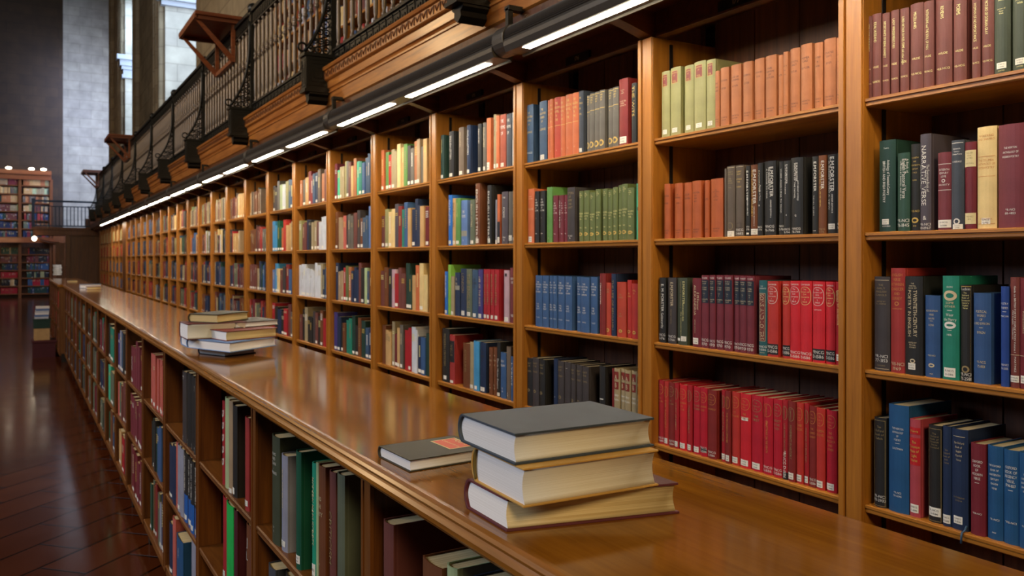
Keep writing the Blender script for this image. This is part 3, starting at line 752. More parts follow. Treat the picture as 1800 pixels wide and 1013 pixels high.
row = Rr((1150, 480, 6.333), [
    (55, 128, 52, 'black', [vt('E. M. FORSTER', 'w', .90, .42, .35, .3), vt('THE PRINCES TALES', 'd', .9, .6, -.4, .2), vt('Goldsworthy', 'w', .46, .24, .3, .3), ('call', '*RNCG|D-76', 'w', .15, .04, .9)], 'white name'),
    (155, 245, 52, 'charcoal', [vt(EMF, 'c', .93, .36, .2, .3), vt('MARIANNE THORNTON', 'd', .52, .22, .05, .15), vt('edited', 'd', .9, .2, -.25, .12), ('call', '*RNCG|D-766', 'w', .14, .04, .9)], 'cream name'),
    (257, 365, 55, 'green0', [vt(EMF, 'y', .95, .34, .45, .18), vt('HOWARDS END', 'y', .62, .26, .35, .12), vt('ABINGER EDITION 4', 'd', .95, .4, -.15, .1), vt('the manuscripts', 'y', .5, .36, 0, .1), dT(.06, .13, .45, .4), ('tag', .06, .10, .35, -.6)], 'two paper tags'),
    (420, 520, 58, 'maroon', [vt('ALEXANDRIA', 'c', .9, .44, -.15, .24), vt('E M Forster', 'c', .79, .25, .45, .2), vt('ABINGER EDITION 16', 'c', .40, .2, -.15, .1), dT(.04, .13, .6, -.1)], 'cream title')] +
    [(a, b, c, 'mar2', arno(n), 'numbered %s' % n) for a, b, c, n in [(522, 605, 25, '1'), (615, 681, 25, '2'), (683, 765, 25, '3'), (778, 870, 25, '5'), (880, 946, 30, '6'), (949, 1029, 32, '7'), (1033, 1115, 35, '8')]])
def cup(n, c, p='black'): return [('oval', .70, .93, .92, c), ('h', 'The|Letters of|D.H.|Lawrence|%s|1901-13' % n, c, .915, .725, .72), ('h', 'Lawrence', 'w', .985, .94, .75)]
def blk(): return [('block', .03, .17, .98, 'black'), ('call', '*RNCG|D-1586', 'w', .16, .05, .88)]
def whc(): return [('call', '*RNCG|D-1586', 'w', .12, .02, .95)]
r2 = Rr((1310, 480, 6.333), [
    (150, 243, 82, 'tealb', [('h', 'D.H.|LAWRENCE', 'w', .94, .88, .8), ('block', .19, .83, .72, 'maroon'), ('box', .19, .83, .72, 'c'), vt('SONS AND LOVERS', 'c', .82, .61, 0, .5), ('call', '*RNCG|D-1586', 'w', .14, .06, .95), ('rule', .035, 'c', .6)], 'boxed title'),
    (246, 368, 90, 'redb', cup('1', 'w') + blk(), 'numbered 1'), (405, 490, 92, 'redb', cup('2', 'y') + blk(), 'numbered 2'),
    (493, 607, 88, 'red', cup('3', 'w') + whc(), 'numbered 3'), (609, 738, 90, 'red', cup('4', 'y') + whc(), 'numbered 4'),
    (750, 888, 94, 'red', cup('5', 'w') + blk() + [('h', 'Lawrence', 'w', .67, .64, .6)], 'numbered 5'), (896, 1001, 98, 'red', cup('6', 'y') + blk(), 'numbered 6'),
    (1003, 1068, 100, 'redc', [('oval', .76, .90, .85, 'y'), vt('Selected', 'y', .89, .11, 0, .4), vt('SEX AND RESPONSE', 'y', .74, .26, 0, .26), dT(.05, .13, .6)], 'vertical title'),
    (1075, 1130, 100, 'redc', [('oval', .78, .93, .9, 'w'), dT(.05, .13, .6)], 'white oval')])
place_row(row + r2, XSP, SH['C'], GAPMAX, BAYNAME[2], 'third shelf', seed=7)
items = []
spec = [(138, 177, 108, 'redc', 'd', 'c'), (180, 212, 115, 'redb', 'v', 't'), (216, 254, 122, 'redm', 'o', 'c'), (255, 285, 128, 'redc', 'v', 't'), (288, 338, 138, 'red', 'o', 't'), (340, 374, 140, 'redc', 'v', 't'),
        (380, 430, 152, 'red3', 'o', 't'), (432, 480, 158, 'red3', 'o', 'b'), (482, 543, 172, 'redm', 'o', 'c'), (572, 602, 175, 'redc', 'v', 't'), (604, 640, 181, 'redm', 'v', 't'), (642, 696, 188, 'redb', 'o', 't'),
        (702, 775, 198, 'red', 'o', 't2'), (779, 855, 208, 'red3', 'o', 't'), (858, 925, 225, 'red3', 'v', 'c'), (929, 990, 236, 'red3', 'o', 'c'), (992, 1030, 242, 'redc', 'v', 'vb'), (1035, 1085, 250, 'redm', 'v', 't'),
        (1088, 1135, 262, 'redb', 'o', 't'), (1138, 1170, 268, 'redc', 'v', 't'), (1174, 1222, 285, 'redm', 'o', 'c'), (1226, 1285, 298, 'redb', 'o', 't'), (1290, 1360, 312, 'red3', 'o', 't')]
T1 = ['THE|LOST GIRL', 'MR NOON', 'THE|TRESPASSER', 'STUDY OF HARDY', 'WOMEN|IN|LOVE', 'TWILIGHT IN ITALY', 'SEA AND|SARDINIA', 'AARONS|ROD', 'KANGAROO', 'APOCALYPSE', 'THE PRUSSIAN OFFICER', 'ST|MAWR',
      'THE|RAINBOW', 'THE|FIRST', 'REFLECTIONS ON THE DEATH', 'THE BOY|IN THE|BUSH', 'LOVE AMONG THE HAYSTACKS', 'MOVEMENTS IN HISTORY', 'THE|FOX', 'ENGLAND MY ENGLAND', 'THE|PLUMED|SERPENT', 'WOMEN|IN LOVE', 'THE|WHITE|PEACOCK|AND|OTHER']
for (a, b, c, col, k, g), t in zip(spec, T1):
    oc = 'o' if (a // 7) % 3 else 'd'
    if k == 'v': d = [('oval', .75, .92, .8, oc), vt('Lawrence', oc, .90, .13, 0, .32), vt(t, oc, .70, .42, 0, .3)]
    else: d = [('oval', .78, .94, .85, oc), ('h', 'The|Works of|D.H.', oc, .92, .80, .6), ('h', t, oc, .75, .75 - .05 * (t.count('|') + 1), .85)]
    if g in ('t', 't2'): d.append(dT(.03, .11, .72, -.1))
    if g == 't2': d.append(('tag', .64, .685, .62, 0))
    if g == 'c': d.append(('call', '*RNCG|D-1586', 'w', .12, .03, .9))
    if g == 'b': d += [('block', .06, .12, .9, 'black'), ('call', '*RNCG|D-1586', 'w', .15, .05, .9)]
    if g == 'vb': d += [('block', .0, .09, .98, 'black'), ('vcall', '*RNCG D-1586', 'w', .36, .34, .5)]
    items.append((a, b, c, col, d, 'gilt oval' if k != 'v' else 'vertical title'))
items.append((1395, 1425, 285, 'beige', [], 'half hidden'))
place_row(Rr((1120, 640, 3.897), items), XSP, SH['D'], GAPMAX, BAYNAME[2], 'lowest shelf', seed=8)

# third bay ---------------------------------------------------------------------
def gl(n=4, c='g'): return [('h', 'WORKS|OF|THE|POET|-|VOL'[:9 + 4 * (n > 3)], c, .93, .72, .75), ('rule', .96, c, .95), ('h', 'III', c, .3, .26, .4)]
def dg_(): return [('rule', .965, 'g', .95, .002), ('h', 'THE|LIFE|OF', 'g', .95, .82, .7), ('rule', .70, 'g', .95, .002), ('h', 'I', 'g', .66, .62, .3), ('ring', .06, .17, .8, 'g')]
def orn(): return [('h', 'THE|ENGLISH|NOVEL|IN|THE', 'g', .94, .60, .8), ('rule', .53, 'g', .9, .002), ('h', 'V', 'c', .15, .11, .3)]
row = Rr((900, 140, 3.376), [
    (85, 125, 157, 'steel', [('h', 'THE|COLLECTED|WORKS|OF|-|COLERIDGE', 'g', .9, .5, .8), ('h', '*R-NCG', 'w', .2, .15, .8)], 'gilt lettering'), (158, 202, 135, 'steel', [('h', 'THE|COLLECTED|WORKS|OF|-|COLERIDGE', 'g', .9, .5, .8), dT(.02, .1, .5)], 'white tag'),
    (210, 224, 125, 'orange', orn(), ''), (225, 246, 120, 'orange', orn(), ''), (248, 286, 112, 'redo', orn(), 'gilt bands'), (287, 315, 106, 'orange', orn(), ''), (316, 356, 95, 'orange', orn(), ''), (358, 395, 85, 'orange', orn(), 'gilt bands'),
    (397, 424, 72, 'slate2', [('h', 'THE|WORKS|OF|POPE', 'g', .95, .6, .8), dT(.02, .08, .6)], 'gilt lettering'), (440, 457, 97, 'grey', dg_(), ''), (458, 485, 86, 'grey', dg_(), ''), (486, 516, 78, 'grey', dg_(), ''), (518, 550, 68, 'grey', dg_(), ''), (568, 597, 60, 'grey', dg_(), ''), (599, 633, 50, 'grey', dg_(), ''),
    (635, 688, 3, 'redm', [('h', 'WYATT|AND|SURREY', 'c', .84, .77, .6), ('h', 'COLLECTED|POEMS|OF WYATT', 'c', .68, .58, .7), dT(.03, .13, .75)], 'tallest'), (705, 734, 25, 'black', [vt('THE WITS', 'g', .95, .5, 0, .5)], 'gilt title'), (743, 766, 15, 'blue3', [('h', 'WORKS|OF', 'c', .9, .7, .8)], 'beside upright')])
place_row(row, XSP, SH['A'], GAPMAX, BAYNAME[3], 'top shelf', seed=9)
def mans(): return [('h', 'THE|PROSE|WORKS|OF|WALTER', 'w', .86, .60, .8), ('h', '1', 'w', .5, .46, .3), ('h', '*RB', 'w', .2, .16, .5)]
def olg(): return [('h', 'THE|POEMS|OF', 'y', .96, .86, .6), ('h', 'ENGLISH|POETS|VOL', 'y', .58, .42, .85), ('h', '*RB', 'y', .29, .25, .6), ('ring', .11, .18, .7, 'g'), ('h', 'I', 'g', .07, .04, .3)]
row = Rr((900, 140, 3.376), [
    (92, 130, 652, 'orange', [('h', 'LESLIE|STEPHEN', 'c', .88, .8, .8), ('h', 'CARLYLE', 'c', .66, .6, .8), dT(.02, .12, .5)], ''), (135, 160, 665, 'black', mans(), 'white lettering'), (163, 192, 662, 'black', mans(), 'white lettering'), (207, 239, 641, 'green', [('h', 'X', 'c', .1, .06, .4)], 'green side showing'),
    (243, 271, 690, 'mar2', mans(), 'white lettering'), (273, 289, 689, 'mar2', [('v', 'WALTER PATER', 'w', .9, .6, 0, .4)], ''), (290, 307, 687, 'mar2', mans(), ''), (308, 325, 685, 'mar2', mans(), ''), (327, 371, 643, 'charcoal', [('h', 'LETTERS|OF|POPE|AND|SWIFT', 'd', .93, .6, .8), ('call', '*R-NCI|83', 'w', .13, .05, .7)], 'gilt lettering')] +
    [(a, b, c, 'olgreen', olg(), 'gilt wreath') for a, b, c in [(397, 421, 663), (423, 455, 660), (457, 489, 672), (491, 520, 652), (540, 568, 650), (570, 597, 657), (598, 625, 640), (627, 649, 628), (650, 684, 622), (686, 726, 645)]] +
    [(733, 770, 618, 'mint', [('block', .52, .58, .4, 'black')], 'square black label')])
place_row(row, XSP, SH['B'], GAPMAX, BAYNAME[3], 'second shelf', seed=10)
def bl(): return [('h', 'THE|POETICAL|WORKS|OF|BYRON', 'w', .90, .66, .85), ('h', 'VOL|THE|TEXT', 'w', .47, .33, .85), ('h', '*R-NCG', 'w', .2, .165, .7)]
row = Rr((900, 420, 3.376), [(a, b, c, 'blue3', bl(), 'white lettering') for a, b, c in [(137, 177, 217), (179, 216, 218), (220, 240, 219), (241, 265, 220), (268, 308, 222), (314, 355, 223), (382, 407, 225), (409, 459, 228), (461, 501, 226)]] + [
    (518, 531, 205, 'redm', [vt('TENNYSON', 'w', .85, .35, 0, .5)], 'thin'), (532, 557, 205, 'redm', [], 'plain'), (560, 588, 260, 'redo', [('h', 'THE|LIFE', 'd', .9, .8, .7), ('ring', .07, .14, .6, 'g')], 'gilt wreath'), (589, 615, 207, 'navy', [vt('THE LIFE OF BENJAMIN', 'd', .9, .8, 0, .4)], ''),
    (621, 674, 257, 'redo', [('h', 'THE|WORKS', 'd', .8, .7, .5), ('h', 'OF|POPE', 'd', .45, .36, .5), ('ring', .08, .14, .4, 'g')], 'gilt wreath'), (680, 706, 245, 'redb', [('h', 'THE|WORKS', 'g', .8, .7, .7), ('ring', .08, .14, .6, 'g')], 'gilt wreath'), (708, 746, 265, 'redb', [('h', 'VOL|II', 'g', .9, .8, .5), ('ring', .08, .14, .5, 'g')], 'gilt wreath'), (748, 770, 252, 'mar2', [vt('COLERIDGE', 'w', .84, .7, 0, .5)], 'white lettering')])
place_row(row, XSP, SH['C'], GAPMAX, BAYNAME[3], 'third shelf', seed=11)
def dk(c='d'): return [('h', 'ROBERT|LOUIS|-|WORKS', c, .92, .70, .7), ('ring', .30, .36, .35, c)]
def kh(): return [('block', .83, .95, .75, 'wine'), ('block', .67, .79, .75, 'wine'), ('h', 'A|B', 'c', .93, .68, .4), ('h', 'Shelley|Works', 'w', .62, .48, .8)]
row = Rr((900, 420, 3.376), [(85, 119, 703, 'black', dk(), 'gilt lettering'), (122, 159, 703, 'charcoal', dk(), 'gilt lettering'), (161, 194, 713, 'black', dk(), 'black side showing'), (243, 267, 710, 'navy', [('rule', .3, 'w', .3)], ''), (269, 305, 722, 'charcoal', dk(), ''), (308, 344, 728, 'charcoal', [('rule', .88, 'w', .3)], ''),
    (348, 375, 740, 'charcoal', dk(), ''), (377, 410, 746, 'charcoal', dk(), ''), (412, 450, 754, 'charcoal', dk(), 'broad side showing'), (515, 549, 752, 'black', [('rule', .45, 'w', .6, .004)], 'small white label'), (592, 605, 770, 'redm', [], 'thin'),
    (607, 641, 766, 'khaki', kh(), 'red labels'), (642, 670, 771, 'khaki', kh(), 'red labels'), (672, 704, 777, 'khaki', kh(), 'red labels'), (705, 735, 782, 'khaki', kh(), 'red labels'), (742, 770, 797, 'khaki', kh(), 'red labels')])
place_row(row, XSP, SH['D'], GAPMAX, BAYNAME[3], 'lowest shelf', seed=12)

# fourth bay ----------------------------------------------------------------------
def vv(c='g', s=.5): return [vt('ENGLISH LETTERS', c, .9, s, 0, .42), dT(.03, .10, .6)]
row = Rr((650, 180, 3.6185), [(448, 470, 213, 'dkgreen', vv('y', .3), ''), (500, 530, 190, 'black', vv('w', .5), ''), (565, 597, 165, 'gbrown', vv('c', .3), ''), (617, 640, 150, 'navy', vv('w', .5), ''), (688, 711, 142, 'black', vv('w', .3), 'white tag'), (720, 741, 133, 'grey', vv('c', .4), ''),
    (742, 768, 105, 'orange', [dT(.02, .16, .6)], 'large tag'), (785, 802, 80, 'khaki', vv('k', .3), ''), (803, 823, 88, 'orange', vv('c', .2), ''), (824, 861, 84, 'rust', [('h', 'THE|POEMS|OF', 'w', .95, .6, .8), dT(.03, .1, .5)], 'white lettering'), (865, 898, 78, 'slate2', [('h', 'THE|POEMS|OF', 'w', .95, .6, .8)], 'white lettering'), (903, 932, 65, 'white', vv('k', .4), '')])
place_row(row, XSP, SH['A'], GAPMAX, BAYNAME[4], 'top shelf', seed=13)
row = Rr((650, 180, 3.6185), [(497, 521, 592, 'brblue', vv('w', .5), 'blue side showing'), (522, 544, 612, 'tan', vv('k', .5), ''), (545, 575, 613, 'green', vv('y', .3), ''), (578, 617, 626, 'ltblue', [('h', 'THE|POEMS', 'w', .8, .6, .6), ('block', .2, .32, .9, 'grey'), ('h', 'R', 'w', .14, .08, .4)], 'grey label'), (635, 664, 622, 'ggreen', vv('c', .5), ''),
    (668, 697, 518, 'brown', vv('w', .8), 'broad brown side'), (748, 773, 530, 'black', vv('w', .8), ''), (798, 806, 620, 'lgrey', [dT(.0, .1, .8)], 'thin'), (807, 823, 587, 'orange', [('block', 0, .45, 1, 'black'), dT(.03, .14, .8)], 'black foot'), (840, 878, 572, 'slate', [('h', 'THE', 'w', .92, .86, .5), vt('POEMS', 'w', .7, .2, 0, .3), ('call', '*RN|93', 'w', .15, .05, .6)], ''), (880, 904, 570, 'grey', [dT(.06, .16, .8)], ''), (905, 930, 562, 'gbrown', [vt('LETTERS', 'c', .8, .3, 0, .4), dT(.06, .12, .6)], '')])
place_row(row, XSP, SH['B'], GAPMAX, BAYNAME[4], 'second shelf', seed=14)
row = Rr((650, 430, 3.493), [(462, 480, 165, 'brblue', vv('w', .5), ''), (481, 499, 124, 'lime', [], 'lime side showing'), (500, 519, 195, 'khaki', [dT(.02, .1, .6)], ''), (520, 550, 172, 'dkblue', [('block', .6, .7, .9, 'grey'), ('h', 'R|N', 'c', .9, .7, .5)], 'grey label'), (553, 589, 148, 'dkblue', [vt('LONDON', 'd', .9, .4, 0, .5), dT(.03, .12, .5)], ''), (593, 626, 150, 'ggreen', [vt('THE ENGLISH', 'd', .9, .7, 0, .5), dT(.03, .11, .6)], ''),
    (628, 663, 155, 'steel', [('h', 'THE|POEMS|OF', 'k', .85, .6, .7), dT(.03, .1, .5)], ''), (665, 693, 153, 'indigo', [vt('LIFE OF THE POET', 'c', .85, .6, 0, .35), dT(.02, .1, .6)], ''), (695, 716, 152, 'redc', vv('d', .6), 'white tag'), (718, 738, 152, 'redc', vv('d', .6), 'white tag'), (740, 762, 153, 'redc', vv('d', .6), 'white tag'), (764, 790, 153, 'redc', vv('d', .6), 'crimson side showing'),
    (825, 857, 158, 'pink', [dT(.02, .1, .7), ('block', .88, .94, .4, 'black')], ''), (860, 896, 142, 'wine2', [('h', 'DEF|OE', 'w', .84, .7, .5), ('h', 'RB', 'w', .18, .1, .4)], '')])
place_row(row, XSP, SH['C'], GAPMAX, BAYNAME[4], 'third shelf', seed=15)
row = Rr((650, 430, 3.493), [(443, 487, 512, 'black', [vt('MODERN CRITICISM', 'd', .9, .6, 0, .3), dT(.05, .12, .4)], 'silver side label'), (489, 520, 552, 'brick', [('block', .44, .88, .9, 'black'), vt('WELLS', 'd', .82, .25, 0, .5), dT(.02, .07, .6)], 'black panel'), (570, 612, 602, 'brown', [vt('COLLINS', 'd', .85, .5, 0, .2)], ''), (613, 636, 597, 'khaki', [dT(.03, .1, .7)], ''), (637, 672, 590, 'sky', [dT(.03, .1, .4)], 'white tag'), (678, 713, 598, 'navy', [('h', 'THE|POEMS|OF', 'k', .85, .6, .6), dT(.03, .11, .7)], 'white tag'),
    (732, 754, 630, 'brown', [('h', 'THE|WORKS|OF', 'c', .9, .6, .7), ('h', 'R|N', 'c', .25, .12, .5)], ''), (755, 776, 630, 'brown', [('h', 'THE|WORKS|OF', 'c', .9, .6, .7), ('h', 'R|N', 'c', .25, .12, .5)], ''), (777, 797, 600, 'black', [vt('Davin Major Poems', 'w', .7, .55, 0, .45), dT(.02, .08, .8)], 'slanted title'), (800, 834, 660, 'blue3', [('h', 'EARLY|ENGLISH', 'w', .87, .68, .7), ('h', 'R|N', 'w', .25, .12, .4)], 'white lettering'), (838, 864, 625, 'gbrown', [('h', 'R|N', 'w', .15, .06, .6)], ''), (866, 888, 685, 'blue3', [vt('LYRICS', 'w', .85, .5, 0, .3)], ''), (889, 900, 625, 'mar2', [], 'thin')])
place_row(row, XSP, SH['D'], GAPMAX, BAYNAME[4], 'lowest shelf', seed=16)

# ------------------------------------------------------------------ island of low bookcases with its polished counter
XL = .635
LS = [-.827, -1.18, -1.543]
LZT = RZ(-.461)
LST = [Yat(x, XL) for x in (648, 449, 349.8, 291, 252.6, 224, 204)]
LST = [LST[0] - .96 * 2, LST[0] - .96] + LST
while LST[-1] < 15.4: LST.append(LST[-1] + .84)


def low_unit(k, y0, y1, last=False, X=XL, lab=None):
    root = empty('low_bookcase', (X, (y0 + y1) / 2, 0)); ox, oy = X, (y0 + y1) / 2
    tag(root, lab, 'bookcase', 'low bookcases under the long counter')
    def sh(mb): mb.v = [(a - ox, b - oy, c) for a, b, c in mb.v]; return mb
    hw = .0235
    for yc in ([y1] if k else [y1, y0]):
        mb = MB().box(X - .005, X + .46, yc - .016, yc + .016, .14, LZT).box(X - .006, X + .004, yc - hw, yc + hw, .14, LZT).box(X - .009, X - .005, yc + hw - .012, yc + hw, .14, LZT)
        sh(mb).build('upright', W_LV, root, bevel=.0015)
    for s in (y0 + .018, y1 - .018):
        mb = MB().box(X + .085, X + .105, s - .003, s + .003, RZ(LS[2]) + .01, LZT - .01)
        for q in range(26): mb.box(X + .088, X + .102, s - .0035, s + .0035, .25 + q * .036, .262 + q * .036)
        sh(mb).build('shelf_standard', TRACK, root)
    for z in LS:
        x0 = X - .004; zz = RZ(z); t = .026 if z > -1.5 else .05
        mb = MB().prism_y([(x0 + .004, zz), (x0, zz - .004), (x0, zz - .011), (x0 + .005, zz - .014), (x0 + .003, zz - t + .003), (x0 + .008, zz - t), (X + .45, zz - t), (X + .45, zz)], y0 + .017, y1 - .017)
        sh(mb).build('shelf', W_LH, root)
    sh(MB().box(X + .455, X + .475, y0 + .016, y1 - .016, .14, LZT)).build('back_panel', W_BACK, root)
    for yc in ([y1] if k else [y1, y0]):
        sh(MB().box(X + .03, X + .11, yc - .04, yc + .04, 0, .14).box(X + .36, X + .45, yc - .04, yc + .04, 0, .14)).build('foot', TRACK, root)
    return root


for k in range(len(LST) - 1):
    if k == 0: lab = 'low oak bookcase at the near end of the counter, below the frame'
    elif k == 1: lab = 'low oak bookcase under the counter, nearest the camera'
    else: lab = 'low oak bookcase under the long counter, %s unit from the near end' % ORD[k]
    low_unit(k, LST[k], LST[k + 1], lab=lab)
CE = LST[-1] + .06
def counter(y0, y1, x0=.600, x1=1.137):
    t = RZ(-.412); b = RZ(-.461)
    prof = [(x0 + .012, t), (x0 + .004, t - .003), (x0, t - .008), (x0 + .003, t - .014), (x0 + .001, t - .017), (x0 - .004, t - .023), (x0 - .004, t - .031), (x0 + .004, t - .038), (x0 + .012, t - .042), (x0 + .016, b), (x1 - .01, b), (x1, t - .02), (x1, t - .004), (x1 - .006, t)]
    prof = [(x - .8, z - t) for x, z in prof]
    root = empty('countertop', (.8, (y0 + y1) / 2, t))
    mb = MB().prism_y(prof[:10] + [(prof[9][0] + .004, b - t), (prof[9][0] + .004, 0)], -(y1 - y0) / 2, (y1 - y0) / 2)
    mb.build('edge_moulding', W_EDGE, root)
    mb = MB().box(prof[9][0] + .004, x1 - .8, -(y1 - y0) / 2, (y1 - y0) / 2, b - t, 0)
    mb.build('top_board', W_TOP, root)
    return root
r = counter(LST[0] - .05, CE)
tag(r, 'long polished oak countertop with moulded edge over the low bookcases', 'countertop')
# second, slightly set back island beyond the jog
X2 = .56
ys = [CE + .1 + .9 * i for i in range(6)]
for k in range(5):
    low_unit(k, ys[k], ys[k + 1], X=X2, lab='low oak bookcase of the farther island, %s unit' % ORD[k + 1])
r = counter(ys[0] - .04, ys[-1] + .05, .53, 1.06)
tag(r, 'oak countertop of the farther island past the jog', 'countertop')

# books in the low bookcases -----------------------------------------------------
XLS = .642
LB = {1: 'nearest low bookcase', 2: 'second low bookcase', 3: 'third low bookcase', 4: 'fourth low bookcase'}
rowA = Rr((600, 780, 4.3475), [(310, 386, 575, 'wine', [('h', 'THE|TIMES|EMBRACES|FOR|-', 'w', .60, .25, .8)], 'white lettering'), (612, 760, 855, 'brown', [], 'broad rounded spine'), (792, 870, 910, 'pgreen', [('box', .02, .9, .8, 'd')], 'framed spine'), (1000, 1130, 1010, 'navy', [], 'plain'), (1160, 1290, 1130, 'wine', [], 'plain')])
place_row(rowA, XLS, LS[0], .325, LB[1], 'top shelf', (.17, .2), 21)
rowB = Rr((350, 650, 2.79), [(358, 395, 312, 'dkol', [('h', 'LEWIS|AND|CLARK|-|WORKS', 'w', .86, .64, .7), ('h', 'V|II', 'w', .17, .10, .5)], 'broad dark side'), (397, 425, 408, 'lgrey', [vt('SHELTER FROM', 'lav' and 'c', .85, .4, 0, .15), dT(.05, .11, .6)], 'white tag'), (478, 500, 392, 'forest', [dT(.05, .12, .8)], 'green side showing'),
    (555, 573, 450, 'aqua', [vt('MODERN MANUSCRIPTS', 'c', .88, .55, 0, .5), dT(.04, .18, .8)], 'pale title'), (574, 584, 452, 'pgreen', [], 'thin'), (585, 617, 460, 'brown', [('h', 'AND|THE|PARTY', 'c', .78, .6, .6), ('h', 'V', 'c', .25, .22, .5), ('h', 'R', 'c', .1, .08, .3)], 'cream lettering'), (632, 660, 490, 'wine', [vt('CRITICISM', 'd', .7, .4, 0, .4)], 'faded title'), (669, 704, 490, 'ggreen', [('h', 'x', 'c', .06, .03, .3)], 'black side showing')])
place_row(rowB, XLS, LS[0], .325, LB[2], 'top shelf', (.17, .2), 22)
rowB2 = Rr((220, 840, 4.286), [(1068, 1120, 640, 'slate2', [], 'rounded spine'), (1210, 1270, 700, 'black', [], 'plain')])
place_row(rowB2, XLS, LS[1], .31, LB[2], 'middle shelf', (.17, .2), 23)
rowC = Rr((350, 650, 2.79), [(112, 121, 150, 'redc', [vt('RRRRR', 'w', .9, .7, 0, .8)], 'thin'), (122, 142, 130, 'pgreen', [], 'pale spine'), (143, 160, 135, 'beige', [dT(.0, .05, .8)], ''), (161, 181, 168, 'black', [dT(.03, .1, .4)], 'silver side label'), (223, 240, 228, 'brick', [dT(.05, .11, .7)], 'white tag'), (255, 270, 280, 'tealb', [], 'teal')])
place_row(rowC, XLS, LS[0], .325, LB[3], 'top shelf', (.17, .2), 24)
rowC2 = Rr((220, 840, 4.286), [(730, 758, -60, 'redc', [dT(.06, .14, .5)], 'white tag'), (762, 814, -110, 'bgreen', [('tag', .04, .12, .25, -.8), ('tag', .04, .12, .25, .8)], 'two tags'), (818, 838, -60, 'dmar', [], 'broad dark side'), (905, 938, 150, 'brown', [('h', 'J|L', 'w', .9, .6, .5)], 'white lettering'), (942, 975, 240, 'wine', [('h', 'LLLL', 'd', .5, .4, .5)], 'faded')])
place_row(rowC2, XLS, LS[1], .31, LB[3], 'middle shelf', (.17, .2), 25)
rowD = Rr((130, 550, 2.896), [(553, 572, 292, 'charcoal', [('call', '*RNCG|76', 'w', .95, .88, .8), ('call', 'R|C', 'w', .1, .02, .8)], ''), (573, 592, 292, 'black', [('call', 'R|C', 'w', .1, .02, .8)], ''), (593, 611, 300, 'black', [('call', 'R|C', 'w', .1, .02, .8)], ''), (612, 630, 315, 'black', [('call', 'R|C', 'w', .1, .02, .8), ('call', 'R|C', 'w', .9, .82, .8)], '')])
place_row(rowD, XLS, LS[0], .325, LB[4], 'top shelf', (.17, .2), 26)
def bb(): return [vt('ENGLISH WRITERS', 'w', .92, .55, 0, .5), ('block', 0, .42, 1.0, 'navy'), dT(.04, .11, .7)]
PANELS['sky'] = plain('blue_spine_foot', '#1c5ca8', .4)
def bb(): return [vt('ENGLISH WRITERS', 'w', .95, .5, 0, .5), ('block', 0, .40, 1.0, 'sky'), dT(.04, .11, .7)]
rowD2 = Rr((130, 550, 2.896), [(483, 503, 660, 'dkblue', [dT(.04, .1, .6)], ''), (504, 518, 665, 'navy', [], ''), (519, 527, 650, 'salmon', [], 'thin'), (528, 542, 640, 'lgrey', [dT(.04, .1, .6)], ''), (543, 558, 640, 'lgrey', [], 'pale'), (560, 577, 690, 'black', bb(), 'blue foot'), (578, 595, 690, 'black', bb(), 'blue foot'), (596, 612, 690, 'black', bb(), 'blue foot'), (613, 628, 690, 'black', bb(), 'blue foot')])
place_row(rowD2, XLS, LS[1], .31, LB[4], 'middle shelf', (.17, .2), 27)
rowD3 = Rr((220, 840, 4.286), [(335, 358, 320, 'navy', [dT(.03, .1, .8)], ''), (360, 380, 285, 'salmon', [], 'thin'), (384, 432, 412, 'blued', [vt('THEORY', 'w', .8, .2, 0, .2)], 'blue spine'), (500, 532, 400, 'lgrey', [], ''), (535, 556, 640, 'brown', [], 'low')])
place_row(rowD3, XLS, LS[2], .33, LB[4], 'lowest shelf', (.17, .2), 28)

